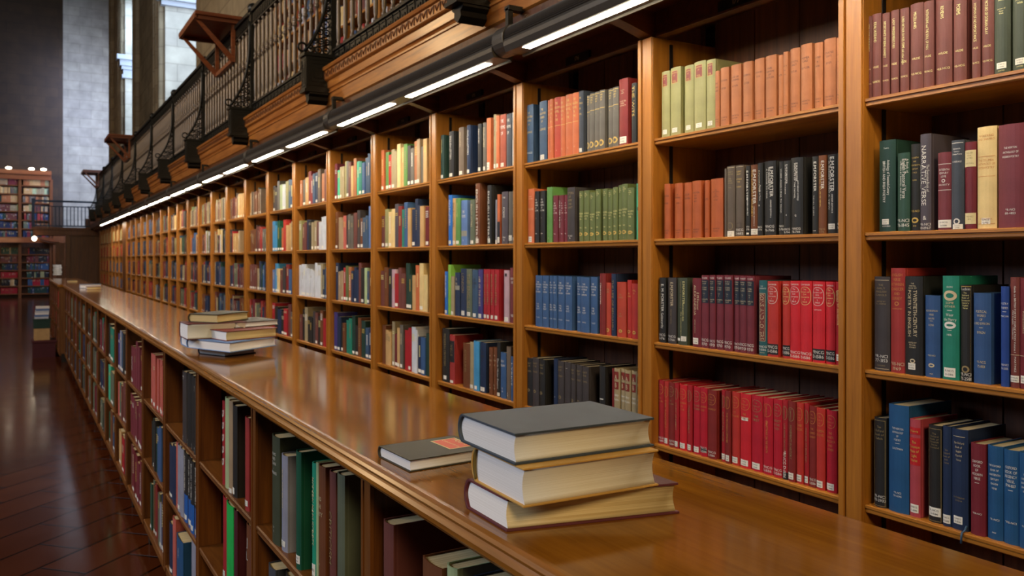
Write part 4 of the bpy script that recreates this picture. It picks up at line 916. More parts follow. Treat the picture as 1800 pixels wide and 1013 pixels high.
# ------------------------------------------------------------------ books lying on the counter
def lying_book(B, A, C, z0, z1, colour, pages, label, group='books lying on the counter', ct=.003, spine='A', top_shift=(0, 0), sag=0.0, extra=None, cvr=None, white=None):
    """closed book lying flat: B near corner, A the end of the short (head) edge towards the spine, C the end of the long fore-edge"""
    global N_BOOKS
    N_BOOKS += 1
    B = Vector((B[0], B[1], 0)); u = Vector((A[0], A[1], 0)) - B; v = Vector((C[0], C[1], 0)) - B
    wd, ln = u.length, v.length; ux, vx = u / wd, v / ln
    H = z1 - z0
    root = empty('book', (B.x, B.y, z0), label, 'book', group)
    def pt(a, b, z):
        q = ux * a + vx * b; f = z / H
        return (q.x + top_shift[0] * f, q.y + top_shift[1] * f, z)
    m = cvr or CL[colour]
    mb = MB()
    # two boards
    for za, zb in ((0, ct), (H - ct, H)):
        vs = [pt(a, b, z) for z in (za, zb) for a, b in ((0, 0), (wd - .006, 0), (wd - .006, ln), (0, ln))]
        mb.add(vs, [(0, 1, 2, 3), (7, 6, 5, 4), (0, 4, 5, 1), (1, 5, 6, 2), (2, 6, 7, 3), (3, 7, 4, 0)])
    # rounded spine strip joining them
    n = 10; o_, i_ = [], []
    bul = min(.014, H * .28)
    for k in range(n + 1):
        t = k / n; zz = H * t; s = math.sin(math.pi * t) ** .7
        o_.append((wd - .006 + bul * s + .001, zz)); i_.append((wd - .008 + bul * s - ct * .6, ct + (H - 2 * ct) * t))
    b0 = len(mb.v)
    mb.sm = True
    for b in (0, ln): mb.v += [pt(a, b, z) for a, z in o_] + [pt(a, b, z) for a, z in i_]
    N = n + 1
    for k in range(n):
        mb.face([b0 + k, b0 + k + 1, b0 + 2 * N + k + 1, b0 + 2 * N + k])
        mb.face([b0 + N + k, b0 + 3 * N + k, b0 + 3 * N + k + 1, b0 + N + k + 1])
        mb.face([b0 + k, b0 + N + k, b0 + N + k + 1, b0 + k + 1])
        mb.face([b0 + 2 * N + k, b0 + 2 * N + k + 1, b0 + 3 * N + k + 1, b0 + 3 * N + k])
    mb.sm = False
    mb.build('cover', m, root, bevel=.0008)
    # page block: hollow fore-edge, rounded back
    WH = white or PAGES_WHITE; pb = MB().mat(pages).mat(WH); ins = .0045; cols = 10; b0 = 0
    ring = []
    for k in range(cols + 1):
        t = k / cols; z = ct + (H - 2 * ct) * t; s = math.sin(math.pi * t)
        ring.append((ins + .006 * s * (H / .05), wd - .009 + bul * .75 * s, z))
    for b in (ins, ln - ins):
        pb.v += [pt(a0, b, z) for a0, a1, z in ring] + [pt(a1, b, z) for a0, a1, z in ring]
    N = cols + 1
    for k in range(cols):
        pb.mat(WH); pb.face([k, k + 1, N + k + 1, N + k]); pb.face([2 * N + k, 3 * N + k, 3 * N + k + 1, 2 * N + k + 1])
        pb.mat(pages); pb.sm = True; pb.face([k, 2 * N + k, 2 * N + k + 1, k + 1]); pb.face([N + k, N + k + 1, 3 * N + k + 1, 3 * N + k]); pb.sm = False
    pb.face([0, N, 3 * N, 2 * N]); pb.face([cols, 2 * N + cols, 3 * N + cols, N + cols])
    pb.build('pages', None, root)
    if extra: extra(root, pt, wd, ln, H)
    return root


CNT = -.412
def Q(x, y, z): p = P(x, y, z); return (p.x, p.y)
NAVYC = cloth('cloth_top_book_grey_navy', '#3e4852'); NAVYB = CL['navy']
YEL = cloth('cloth_yellow_ochre', '#c79a4c'); DOL = cloth('cloth_dark_olive_black', '#353020')
OLB = cloth('cloth_olive_brown', '#3e3a26'); LBL = cloth('cloth_pale_blue', '#6f8fbc'); RDB = cloth('cloth_dull_red', '#7c2f28')
DRD = cloth('cloth_dark_red', '#5a2024'); DNV = cloth('cloth_dark_navy', '#161c2c')
z1 = CNT + .046; z2 = z1 + .058; z3 = z2 + .0475
c0, a0, b0 = Q(1195, 903, CNT), Q(818, 893, CNT), Q(890, 936, CNT)
lying_book(b0, a0, c0, RZ(CNT), RZ(z1), 'maroon', PAGES_OLD, 'thick dark red book at the bottom of the near stack', top_shift=(.008, .012), cvr=DRD, ct=.0035, group='near stack of books on the counter')
def headband(root, pt, wd, ln, H):
    mb = MB(); mb.tube([pt(wd - .006 + .004 * math.sin(math.pi * k / 8), .0015, .004 + (H - .008) * k / 8) for k in range(9)], .0024, 5); mb.build('headband', plain('striped_headband', '#6c5a20', .6), root)
lying_book(Q(920, 894, z1), Q(832, 846, z1), Q(1158, 854, z1), RZ(z1), RZ(z2), 'cream', PAGES_FLAT, 'thick ochre-covered book in the middle of the near stack', cvr=YEL, ct=.003, extra=headband, group='near stack of books on the counter')
lying_book(Q(905, 819, z2), Q(808, 776, z2), Q(1150, 785, z2), RZ(z2), RZ(z3), 'navy', PAGES_FLAT, 'thick grey-navy book on top of the near stack', cvr=NAVYC, ct=.0038, group='near stack of books on the counter')
def orange_label(root, pt, wd, ln, H):
    a0_, a1_, b0_, b1_ = wd * .22, wd * .80, ln * .60, ln * .93
    def q(mb, aa, ab, ba, bb_, z): mb.add([pt(aa, ba, z), pt(ab, ba, z), pt(ab, bb_, z), pt(aa, bb_, z)], [(0, 1, 2, 3)])
    mb = MB(); q(mb, a0_, a1_, b0_, b1_, H + .0004); lb = mb.build('cover_label', plain('orange_red_cover_label', '#d8461a', .45), root)
    mb = MB()
    q(mb, a0_, a1_, b0_, b0_ + .003, H + .0007); q(mb, a0_, a1_, b1_ - .003, b1_, H + .0007); q(mb, a0_, a0_ + .003, b0_, b1_, H + .0007); q(mb, a1_ - .003, a1_, b0_, b1_, H + .0007)
    for text, bc, hh, ww in (('POEMS', b0_ + .045, .014, .06), ('Collected Series', b0_ + .024, .007, .075)):
        vs, fs, W = layout(text); k = ww / W; b_ = len(mb.v); am = (a0_ + a1_) / 2
        for x, y in vs: mb.v.append(pt(am + ww / 2 - x * k, bc + y * hh / .72, H + .001))
        for f in fs: mb.face([b_ + i for i in f])
    mb.build('label_border', YEL_L, lb)
lying_book(Q(720, 831, CNT), Q(664, 803, CNT), Q(858, 808, CNT), RZ(CNT), RZ(CNT + .0235), 'black', PAGES_WHITE, 'slim dark olive book with an orange label, flat beside the near stack', cvr=DOL, ct=.002, extra=orange_label)

# the stack of six in the middle distance
G2 = 'middle stack of books on the counter'
za = CNT + .028; zb = za + .041; zc = zb + .067; zd = zb + .041; ze = zd + .025; zf = zc + .037
lying_book(Q(395.1, 627.3, CNT), Q(348, 622.0, CNT), Q(450, 620.5, CNT), RZ(CNT), RZ(za), 'navy', PAGES_WHITE, 'small dark navy book at the bottom of the middle stack', G2, cvr=DNV)
lying_book(Q(404.4, 620.5, za), Q(328.5, 611.6, za), Q(486, 608.0, za), RZ(za), RZ(zb), 'ltblue', PAGES_WHITE, 'broad pale blue book low in the middle stack', G2, cvr=LBL)
bb0 = Q(328, 611.0, za + .0); aa0 = Q(309.6, 607.5, za); cc0 = Q(372, 600.5, za)
lying_book(bb0, (bb0[0], bb0[1] + .16), (bb0[0] + .2, bb0[1]), RZ(za), RZ(zb - .002), 'ltblue', PAGES_WHITE, 'second pale blue book behind, at the left of the middle stack', G2, cvr=LBL)
p3 = Q(372, 597, zb); l3 = Q(315, 591.5, zb)
p5 = Q(404, 598, zb)
lying_book(Q(397.4, 600.3, zb), Q(357, 593.5, zb), Q(487.5, 592.0, zb), RZ(zb), RZ(zd), 'brick', PAGES_OLD, 'dull red book on the right of the middle stack', G2, cvr=RDB)
lying_book((l3[0], p3[1] + .03), (l3[0], l3[1] + .0), (l3[0] + .25, p3[1] + .03), RZ(zb), RZ(zc), 'maroon', PAGES_FLAT, 'thick book with maroon edges on the left of the middle stack', G2, cvr=DRD)
lying_book(Q(413.8, 577.6, zd), Q(376.4, 571.5, zd), Q(490, 571.5, zd), RZ(zd), RZ(ze), 'black', PAGES_WHITE, 'slim dark book with pale edges on top of the dull red book', G2, cvr=DOL)
lying_book(Q(383, 568.2, zc), Q(331.3, 566.1, zc), Q(438, 561.4, zc), RZ(zc), RZ(zf), 'dkol', PAGES_OLD, 'olive book with yellowed pages on top of the middle stack', G2, cvr=OLB, white=PAGES_OLD)

# far counter books
def flat(xl, xr, yb, thick, wdt, colr, pages, label, z=CNT, x0=None):
    b_ = P(xl, yb, z); c_ = P(xr, yb, z); X0, X1 = b_.x, max(c_.x, b_.x + .12)
    return lying_book((X0, b_.y), (X0, b_.y + wdt), (X0 + (X1 - X0), b_.y), RZ(z), RZ(z + thick), colr, pages, label, 'books at the far end of the counter', ct=.004)
flat(141, 180, 507, .055, .2, 'blue', PAGES_WHITE, 'blue book lying far along the counter')
flat(152, 180, 509.5, .04, .12, 'maroon', PAGES_OLD, 'cream-edged book lying in front of the far blue book')
flat(119, 137, 496, .02, .2, 'khaki', PAGES_OLD, 'yellowish thin book lying before the end of the counter')
for i in range(5):
    b_ = P(93 + (i % 2), 484, CNT)
    lying_book((b_.x, b_.y), (b_.x, b_.y + .22), (b_.x + .2, b_.y), RZ(CNT + i * .055), RZ(CNT + i * .055 + .052), ['beige', 'pgreen', 'white', 'white', 'white'][i], PAGES_WHITE, '%s book of the white stack at the far end' % ['lowest', 'second', 'middle', 'fourth', 'topmost'][i], 'white stack at the far end', ct=.004)

# things on the floor at the far end of the low bookcases
g = P(118, 630, -CZ)
o = MB().box(-.17, .17, -.3, .3, 0, .26).box(-.19, .19, -.32, .32, .26, .29).build('floor_crate', CL['dmar']); o.location = (.36, g.y + .6, 0); tag(o, 'dark red crate on the floor against the low bookcases', 'crate')
gx, gy = .33, g.y + .6
o = MB().box(-.12, .12, -.15, .15, 0, .2).box(-.125, .125, -.03, .03, .2, .203).build('cardboard_box', CL['tan'], bevel=.004); o.location = (gx, gy, .29); tag(o, 'tan cardboard box standing on the dark red crate', 'box')
o = MB().box(-.13, .13, -.13, .13, 0, .16).box(-.135, .135, -.135, .135, .13, .17).build('archive_box', CL['dkgreen'], bevel=.004); o.location = (gx, gy, .493); tag(o, 'dark green box on top of the tan cardboard box', 'box')
mbp = MB().mat(CL['white'])
for i in range(6): mbp.mat([CL['white'], CL['ltblue'], PAGES_WHITE][i % 3]).box(-.11 + .004 * i, .10 + .003 * i, -.14, .14, i * .035, i * .035 + .033)
o = mbp.build('magazine_pile'); o.location = (gx, gy, .664); tag(o, 'pile of white and bluish magazines on the dark green box', 'magazines')

# ------------------------------------------------------------------ every other book (far bays, far low shelves, gallery, end wall): one object
rest = MB(); rr = random.Random(77)
PAL = ['dkgreen', 'black', 'charcoal', 'navy', 'wine', 'maroon', 'terra', 'tan', 'khaki', 'beige', 'olive', 'gbrown', 'ggreen', 'steel', 'blue3', 'brick', 'orange', 'cream', 'grey', 'white', 'brown', 'redc', 'teal', 'green2']
LIGHTP = ['tan', 'khaki', 'beige', 'olive', 'khaki', 'terra', 'gbrown', 'ggreen', 'gbrown', 'wine', 'dkgreen', 'slate2', 'brown', 'pgreen', 'grey', 'charcoal', 'mar2']
DARKP = ['dkgreen', 'black', 'charcoal', 'navy', 'wine', 'maroon', 'dkblue', 'brown', 'ggreen', 'brick', 'steel', 'dmar', 'blue3', 'khaki']
def rbook(x, y0, y1, z, h, wd, c, axis='y', tagp=.5, title=None):
    """axis y: books side by side along Y, spines towards -X; axis x: side by side along X, spines towards -Y"""
    def T(p): return p if axis == 'y' else (p[1], p[0], p[2])
    def quad(ps):
        b = len(rest.v); rest.v += [T(p) for p in ps]; rest.face([b, b + 1, b + 2, b + 3] if axis == 'y' else [b + 3, b + 2, b + 1, b])
    g = min(.003, (y1 - y0) * .2)
    rest.mat(CL[c])
    prof = [(x + wd, y1), (x + g, y1), (x, y1 - g), (x, y0 + g), (x + g, y0), (x + wd, y0)]
    for (ax, ay), (bx, by) in zip(prof, prof[1:]): quad([(ax, ay, z), (bx, by, z), (bx, by, z + h), (ax, ay, z + h)])
    quad([(x, y0 + g, z + h), (x + g, y0, z + h), (x + g, y1, z + h), (x, y1 - g, z + h)])
    for ya, yb in ((y0, y0 + .002), (y1 - .002, y1)): quad([(x + g, ya, z + h), (x + wd, ya, z + h), (x + wd, yb, z + h), (x + g, yb, z + h)])
    rest.mat(PAGES); quad([(x + g, y0 + .002, z + h - .003), (x + wd, y0 + .002, z + h - .003), (x + wd, y1 - .002, z + h - .003), (x + g, y1 - .002, z + h - .003)])
    m = .15 * (y1 - y0)
    if rr.random() < tagp: rest.mat(TAGM); quad([(x - .001, y1 - m, z + .01), (x - .001, y0 + m, z + .01), (x - .001, y0 + m, z + .03), (x - .001, y1 - m, z + .03)])
    if rr.random() < .6:
        rest.mat(LIT[rr.choice('gcwdy')])
        zt = z + h * rr.uniform(.75, .9)
        if rr.random() < .5:
            for q in range(rr.randint(2, 5)):
                zq = zt - q * .011; quad([(x - .001, y1 - m, zq), (x - .001, y0 + m, zq), (x - .001, y0 + m, zq + .005), (x - .001, y1 - m, zq + .005)])
        else:
            zb_ = zt - h * rr.uniform(.2, .5); ym = (y0 + y1) / 2; e = (y1 - y0) * .14; n = 9
            for q in range(n):
                za_ = zb_ + (zt - zb_) * q / n; zb2 = za_ + (zt - zb_) / n * .62; quad([(x - .001, ym + e, za_), (x - .001, ym - e, za_), (x - .001, ym - e, zb2), (x - .001, ym + e, zb2)])
def fill(x, ya, yb, z, hmax, pal, frac=.9, axis='y', tagp=.5, tmin=.016, tmax=.045, hr=(.20, .27), wd=.16, start='far', cols=None):
    """books from the far end (left in the photo) towards the near end"""
    L = (yb - ya) * frac; p = yb - rr.uniform(0, .03) if start == 'far' else ya + L; base = rr.uniform(*hr); run = 0; c = None
    i = 0
    while True:
        if cols is not None:
            if i >= len(cols): break
            c = cols[i]; t = L / len(cols) * rr.uniform(.8, 1.15)
            hh = rr.uniform(*hr)
        else:
            if run <= 0:
                c = rr.choice(pal); run = rr.choice([1, 1, 1, 2, 3, 6]); tb = rr.uniform(tmin, tmax); base = rr.uniform(*hr)
            run -= 1; t = tb * rr.uniform(.85, 1.15); hh = base + rr.uniform(-.006, .006)
        if p - t < ya + (1 - frac) * (yb - ya) * .9: break
        rbook(x + rr.uniform(0, .012), p - t + .0008, p, z, min(hh, hmax), wd, c, axis, tagp); p -= t; i += 1
        if rr.random() < .06: p -= rr.uniform(.005, .03)
FIX = {
 (5, 'A'): 'orange green redb khaki khaki cream tan green charcoal grey terra beige grey tan mar2', (5, 'B'): 'wine olive cream cream slate redm teal blue3 tan navy navy dkblue tan maroon navy',
 (5, 'C'): 'wine brown black pink redc wine wine dkgreen dkgreen tan orange cream cream grey', (5, 'D'): 'brown tan tan khaki maroon tan grey redc redc white white navy blue3 dkgreen navy',
 (6, 'A'): 'mar2 mint khaki khaki olive grey wine tan terra mint teal blue3 steel steel khaki', (6, 'B'): 'brown beige beige salmon black grey grey wine charcoal brown steel steel ltblue',
 (6, 'C'): 'navy beige beige redc olgreen terra navy navy navy wine black pgreen steel brown', (6, 'D'): 'indigo navy black brown teal teal dkgreen black brown dkgreen steel navy',
 (7, 'A'): 'terra grey tan redm redm steel navy gbrown terra wine', (7, 'B'): 'olive wine wine navy black khaki khaki wine white white white white', (7, 'C'): 'white white white white white white white white white white khaki navy steel', (7, 'D'): 'wine black khaki black black charcoal wine black brown redc',
 (8, 'A'): 'charcoal charcoal grey pgreen white olive steel steel', (8, 'B'): 'sky sky forest forest orange redb tan tan beige', (8, 'C'): 'ltblue sky cream wine charcoal redm blue3 blue3', (8, 'D'): 'redc black navy black redc wine grey'}
for k in range(5, len(STILES) - 1):
    a, b = STILES[k] + .045, STILES[k + 1] - .045
    for nm, z in SH.items():
        cols = FIX.get((k, nm)); pal = LIGHTP if nm == 'A' and k < 14 else (PAL if nm in 'AB' else DARKP)
        if k > 15: pal = DARKP
        frac = rr.choice([.95, .95, .9, .75, .55]) if k > 8 else .92
        fill(XSP, a, b, RZ(z), .34, pal, frac, cols=cols.split() if cols else None, hr=(.21, .29) if nm != 'A' else (.22, .28))
for k in range(len(FARST) - 1):
    a, b = FARST[k] + .045, FARST[k + 1] - .045
    for nm, z in SH.items():
        pal = ['olive', 'cream', 'khaki', 'tan'] if nm == 'A' else (['tan', 'brown', 'orange', 'redb'] if nm == 'B' else ['brown', 'blue3', 'gbrown', 'lav'])
        if k >= 4: pal = ['orange', 'red', 'redb'] if nm != 'A' else ['cream', 'tan']
        fill(XSP, a, b, RZ(z), .34, pal, .97)
LFIX = {(5, 0): 'salmon '*9, (5, 1): 'black dkgreen black dkgreen blue3 blue3 blue3 blue3 blue3 blue3', (5, 2): 'green2 ggreen brown redm wine ggreen lgrey navy wine wine', (6, 0): 'mar2 '*9, (6, 1): 'mar2 '*10, (6, 2): 'wine maroon wine maroon mar2 mar2 wine wine',
        (7, 0): 'indigo lgrey steel black black black tan', (7, 1): 'salmon teal wine wine wine wine', (7, 2): 'tan brown redc wine wine', (8, 0): 'black teal charcoal', (8, 1): 'mint ggreen black', (8, 2): 'forest brown steel navy'}
for k in range(5, len(LST) - 1):
    a, b = LST[k] + .02, LST[k + 1] - .02
    for j, z in enumerate(LS):
        cols = LFIX.get((k, j)); 
        fill(XLS, a + (.0 if cols else .0), b - (.2 if k == 5 else .03), RZ(z), .32, ['wine', 'maroon', 'brown', 'mar2', 'charcoal', 'ggreen', 'navy', 'teal', 'ggreen', 'black'], .97, cols=cols.split() if cols else None, hr=(.24, .30), tagp=.6, tmin=.025, tmax=.05)
for k in range(5):
    for z in LS: fill(X2 + .008, ys[k] + .02, ys[k + 1] - .02, RZ(z), .32, ['wine', 'mar2', 'brown', 'brick'], .7)
for z in LS[1:]:
    fill(XLS, LST[2] + .05, LST[3] - .3, RZ(z), .3, DARKP, .5)
# gallery
GX = 2.9; GZ0 = RZ(1.31); GY0, GY1, GN = 4.6, 11.05, 7
gst = [GY0 + (GY1 - GY0) * i / GN for i in range(GN + 1)]
GSH = [GZ0 + .06 + .36 * i for i in range(7)]
for k in range(GN):
    for z in GSH: fill(GX + .02, gst[k] + .04, gst[k + 1] - .04, z, .33, ['cream', 'tan', 'khaki', 'brick', 'redc', 'steel', 'blue3', 'brown', 'wine', 'white', 'beige', 'yellow'][:11], .97, tagp=.4, tmin=.025, tmax=.05)
# end wall cases
EY = 42.3
EC = [(-3.75, -2.5), (-2.5, -1.25), (-1.25, 0), (0, 1.2)]
ELO = [.2 + .345 * i for i in range(6)]
EUP = [RZ(.98) + .38 * i for i in range(7)]
for ci, (xa, xb) in enumerate(EC):
    for zi, z in enumerate(ELO):
        pal = [['redc', 'redc', 'brick'], ['dkgreen', 'navy', 'dkblue'], ['wine', 'charcoal', 'navy'], ['green2', 'khaki', 'dkgreen'], ['brick', 'redc', 'brown'], ['tan', 'cream', 'black']][(zi + 2 * ci) % 6]
        if ci == 3: pal = [['navy', 'dkgreen'], ['steel', 'steel', 'redc'], ['green2', 'olive', 'black'], ['charcoal', 'green2', 'steel'], ['wine', 'mar2', 'black'], ['black', 'brick', 'navy']][zi]
        fill(EY + .02, xa + .06, xb - .06, z, .31, pal, .8 if ci == 3 else .55, axis='x', tagp=.04, tmin=.04, tmax=.07, hr=(.24, .3))
    for zi, z in enumerate(EUP):
        fill(EY + .02, xa + .06, xb - .06, z, .31, DARKP if zi < 3 else LIGHTP + ['cream', 'tan'], .95, axis='x', tagp=.04, tmin=.04, tmax=.07, hr=(.24, .3))
o = rest.build('book'); tag(o, 'all the remaining books on the far wall bays, far low shelves, gallery and end wall', 'book', None, 'stuff')

# ------------------------------------------------------------------ gallery above the book wall: frieze, iron railing, brackets, light
G0, G1 = -.4, 28.6
fr = [(1.90, 1.055), (1.87, 1.055), (1.85, 1.07), (1.85, 1.15), (1.842, 1.153), (1.842, 1.164), (1.85, 1.168), (1.845, 1.178), (1.835, 1.185), (1.832, 1.228), (1.818, 1.236), (1.812, 1.242), (1.812, 1.296), (1.80, 1.302), (1.795, 1.315), (1.80, 1.325), (1.90, 1.33)]
o = MB().prism_y([(x, RZ(z)) for x, z in fr], G0, G1).build('trim_4', W_FR); o['kind'] = 'structure'
o = MB().box(1.86, 1.89, G0, G1, RZ(.93), RZ(1.06)).build('trim_5', W_DK); o['kind'] = 'structure'
# carved leaf band along the frieze
mb = MB(); y = 3.0
while y < 13:
    for s in (-1, 1):
        mb.add([(1.8105, y, RZ(1.250)), (1.8105, y + s * .034, RZ(1.290)), (1.8105, y + s * .014, RZ(1.290)), (1.806, y + s * .004, RZ(1.262))], [(0, 1, 2, 3), (3, 2, 1, 0)])
    mb.box(1.807, 1.812, y + .037, y + .043, RZ(1.248), RZ(1.292)); y += .08
o = mb.build('trim_6', W_DK); o['kind'] = 'structure'
o = MB().box(1.90, 3.2, G0, G1, RZ(1.22), RZ(1.31)).build('ceiling_gallery_floor', W_DK); o['kind'] = 'structure'

PSP = 2.30
PX0 = 1.9
posts = [Yat(x, PX0) for x in (868, 587, 445, 360, 307, 269, 240)]
posts = [posts[0] - 2.2] + posts
while posts[-1] < 26: posts.append(posts[-1] + 2.3)
BZ0, BZ1 = RZ(1.33), RZ(2.37)


def meander(mb, y, z, s, x, d=.0035):
    """one Greek key unit of raised bars in the YZ plane, s = unit size"""
    t = s * .1
    for (a, b, c, e) in ((0, 1, .9, 1), (0, .1, .0, 1), (0, .8, 0, .1), (.7, .8, 0, .65), (.3, .8, .55, .65), (.3, .4, .3, .65)):
        mb.box(x - d, x, y + a * s, y + b * s, z + c * s, z + e * s)


base_bal = None
for i in range(len(posts) - 1):
    y0, y1 = posts[i], posts[i + 1]; L = y1 - y0
    root = empty('gallery_railing', (PX0, (y0 + y1) / 2, BZ0))
    lab = 'dark iron gallery railing section with turned balusters, %s section from the near end' % ORD[i + 1]
    tag(root, lab, 'railing', 'iron railing sections of the gallery')
    hy = L / 2 - .03
    br = MB().box(-.02, .02, -hy, hy, 0, .012).box(-.02, .02, -hy, hy, .125, .14).box(-.006, .006, -hy, hy, 0, .14)
    if i < 5:
        n = int((2 * hy) / .105)
        for q in range(n): meander(br, -hy + q * (2 * hy) / n, .022, .092, -.006, .006)
    br.build('bottom_rail', IRON, root)
    tr = MB().box(-.02, .02, -hy, hy, .88, .89).box(-.03, .03, -hy, hy, 1.0, 1.035).box(-.008, .008, -hy, hy, .89, 1.0)
    if i < 6:
        q = -hy
        while q < hy: tr.box(-.016, -.008, q, q + .03, .91, .98); q += .06
    tr.build('top_rail', IRON, root)
    nb_ = 16
    for k in range(nb_):
        yy = -hy + (k + .5) * 2 * hy / nb_
        if base_bal is None:
            mb = MB().lathe([(.018, .14), (.018, .16), (.010, .175), (.015, .20), (.0165, .26), (.0155, .40), (.012, .50), (.010, .535), (.020, .548), (.020, .562), (.011, .575), (.018, .588), (.018, .60), (.0095, .615), (.0135, .66), (.0145, .74), (.012, .82), (.009, .845), (.018, .86), (.018, .88)], 8)
            bo = mb.build('baluster', BALU, root); base_bal = bo.data
        else:
            bo = bpy.data.objects.new('baluster', base_bal); COL.objects.link(bo); bo.parent = root
        bo.location = (0, yy, 0)

# posts with their scrolled brackets
proto = None


def make_bracket():
    root = empty('railing_bracket', (0, 0, 0))
    MB().box(-.028, .028, -.03, .03, -.02, 1.0).box(-.038, .038, -.04, .04, .98, 1.0).build('post', IRON, root)
    MB().lathe([(.03, 1.0), (.05, 1.01), (.055, 1.05), (.04, 1.08), (.012, 1.095)], 12).build('post_cap', IRON, root)
    # pedestal block hanging over the frieze, square in plan, with key pattern panels
    b = MB().box(-.215, -.03, -.055, .055, -.165, .075).box(-.23, -.03, -.066, .066, .068, .09).box(-.225, -.03, -.063, .063, -.178, -.158)
    for zc in (-.20, ):
        for q in range(3):
            e = .03 + .022 * q
            for s, ya in ((-1, -.0555), (1, .0555)):
                for (xa, xb, za, zb) in ((-.128 - e, -.128 + e, -.045 + e * 1.2, -.045 + e * 1.2 + .006), (-.128 - e, -.128 + e, -.045 - e * 1.2, -.045 - e * 1.2 + .006), (-.128 - e, -.128 - e + .006, -.045 - e * 1.2, -.045 + e * 1.2), (-.128 + e - .006, -.128 + e, -.045 - e * 1.2, -.045 + e * 1.2)):
                    b.box(xa, xb, ya, ya + s * .004, za, zb)
            b.box(-.219, -.215, -e * .55, e * .55, -.045 + e * 1.2, -.039 + e * 1.2).box(-.219, -.215, -e * .55, e * .55, -.051 - e * 1.2, -.045 - e * 1.2)
            b.box(-.219, -.215, -e * .55, -e * .55 + .006, -.045 - e * 1.2, -.045 + e * 1.2).box(-.219, -.215, e * .55 - .006, e * .55, -.045 - e * 1.2, -.045 + e * 1.2)
    b.build('pedestal_block', IRON, root)
    c = MB().prism_x([(-.055, -.17), (-.055, -.19), (-.03, -.205), (-.035, -.23), (0, -.255), (.035, -.23), (.03, -.205), (.055, -.19), (.055, -.17)], -.19, -.055)
    c.build('corbel', IRON, root)
    pts = []
    for k in range(17):
        t = k / 16
        x = -.215 + .183 * (1 - (1 - t) ** 3.4); z = .10 + .82 * t
        pts.append((x, 0, z))
    s = MB().tube(pts, .0125, 6)
    s.tube([(-.225 + .03 * math.cos(a), 0, .135 + .03 * math.sin(a)) for a in [i * math.pi / 5 for i in range(11)]], .008, 5)
    s.build('scroll_bar', IRON, root)
    f = MB()
    for k, t in enumerate((.035, .11, .19, .26, .33, .40, .47, .54)):
        xo = -.215 + .183 * (1 - (1 - t) ** 3.4); z = .10 + .82 * t
        w_ = (-.03 - xo); n = max(1, round(w_ / .05)); r = w_ / n / 2
        for q in range(n):
            cx = xo + r * (2 * q + 1)
            f.tube([(cx + r * .85 * math.cos(a), 0, z + r * .85 * math.sin(a)) for a in [i * 2 * math.pi / 10 for i in range(10)]], .0055, 5, closed=True)
            f.lathe([(.009, -.004), (.012, 0), (.009, .004)], 6, (cx, 0, z))
        f.tube([(xo, 0, z), (-.03, 0, z + .045)], .005, 5)
    f.build('filigree', IRON, root)
    return root


proto = make_bracket()
for i, y in enumerate(posts):
    o = proto if i == 0 else proto.copy()
    if i:
        COL.objects.link(o)
        for ch in proto.children:
            c = ch.copy(); COL.objects.link(c); c.parent = o
    o.location = (PX0, y, BZ0)
    tag(o, 'black iron railing post with scrolled bracket and key-patterned block, %s from the near end' % ORD[i + 1], 'bracket', 'iron brackets of the gallery railing')

# sloping book rests hung on the railing
def book_rest(yc, n, lab):
    root = empty('book_rest', (1.88, yc, RZ(2.36)))
    MB().prism_y([(-.40, .055), (-.40, .09), (.06, .09), (.06, .055)], -.5, .5).build('desk_board', W_RED, root, bevel=.003)
    MB().box(-.38, .02, -.47, -.43, .02, .055).box(-.38, .02, .43, .47, .02, .055).box(-.40, -.37, -.47, .47, .025, .055).build('apron', W_RED, root)
    for s in (-.4, .4):
        a = MB().box(-.035, 0, s - .02, s + .02, -.36, .055); a.build('upright_strut', W_RED, root)
        MB().prism_y([(-.38, .03), (-.345, .03), (-.0, -.32), (-.0, -.36), (-.03, -.36)], s - .018, s + .018).build('brace', W_RED, root)
    MB().box(-.035, 0, -.4, .4, -.36, -.32).build('bottom_rail', W_RED, root)
    return tag(root, lab, 'book rest', 'wooden book rests on the gallery railing')
book_rest(9.1, 0, 'reddish wooden book rest with braces on the gallery railing, nearest one')
book_rest(18.4, 1, 'wooden book rest on the gallery railing, the middle one of three')
book_rest(25.9, 2, 'farthest wooden book rest, near the return of the gallery')

# gallery bookcases
for k in range(GN):
    y0, y1 = gst[k], gst[k + 1]
    root = empty('gallery_bookcase', (GX, (y0 + y1) / 2, GZ0)); hy = (y1 - y0) / 2
    tag(root, 'oak bookcase standing on the gallery behind the railing, %s bay from the near end' % ORD[k + 1], 'bookcase', 'bookcases on the gallery')
    MB().box(0, .28, hy - .035, hy + .035, 0, 2.7).build('upright', W_V, root)
    if k == 0: MB().box(0, .28, -hy - .035, -hy + .035, 0, 2.7).build('upright', W_V, root)
    for z in GSH: MB().box(.0, .27, -hy + .036, hy - .036, z - GZ0 - .024, z - GZ0).build('shelf', W_H, root)
    MB().box(.27, .29, -hy + .035, hy - .035, 0, 2.7).build('back_panel', W_BACK, root)

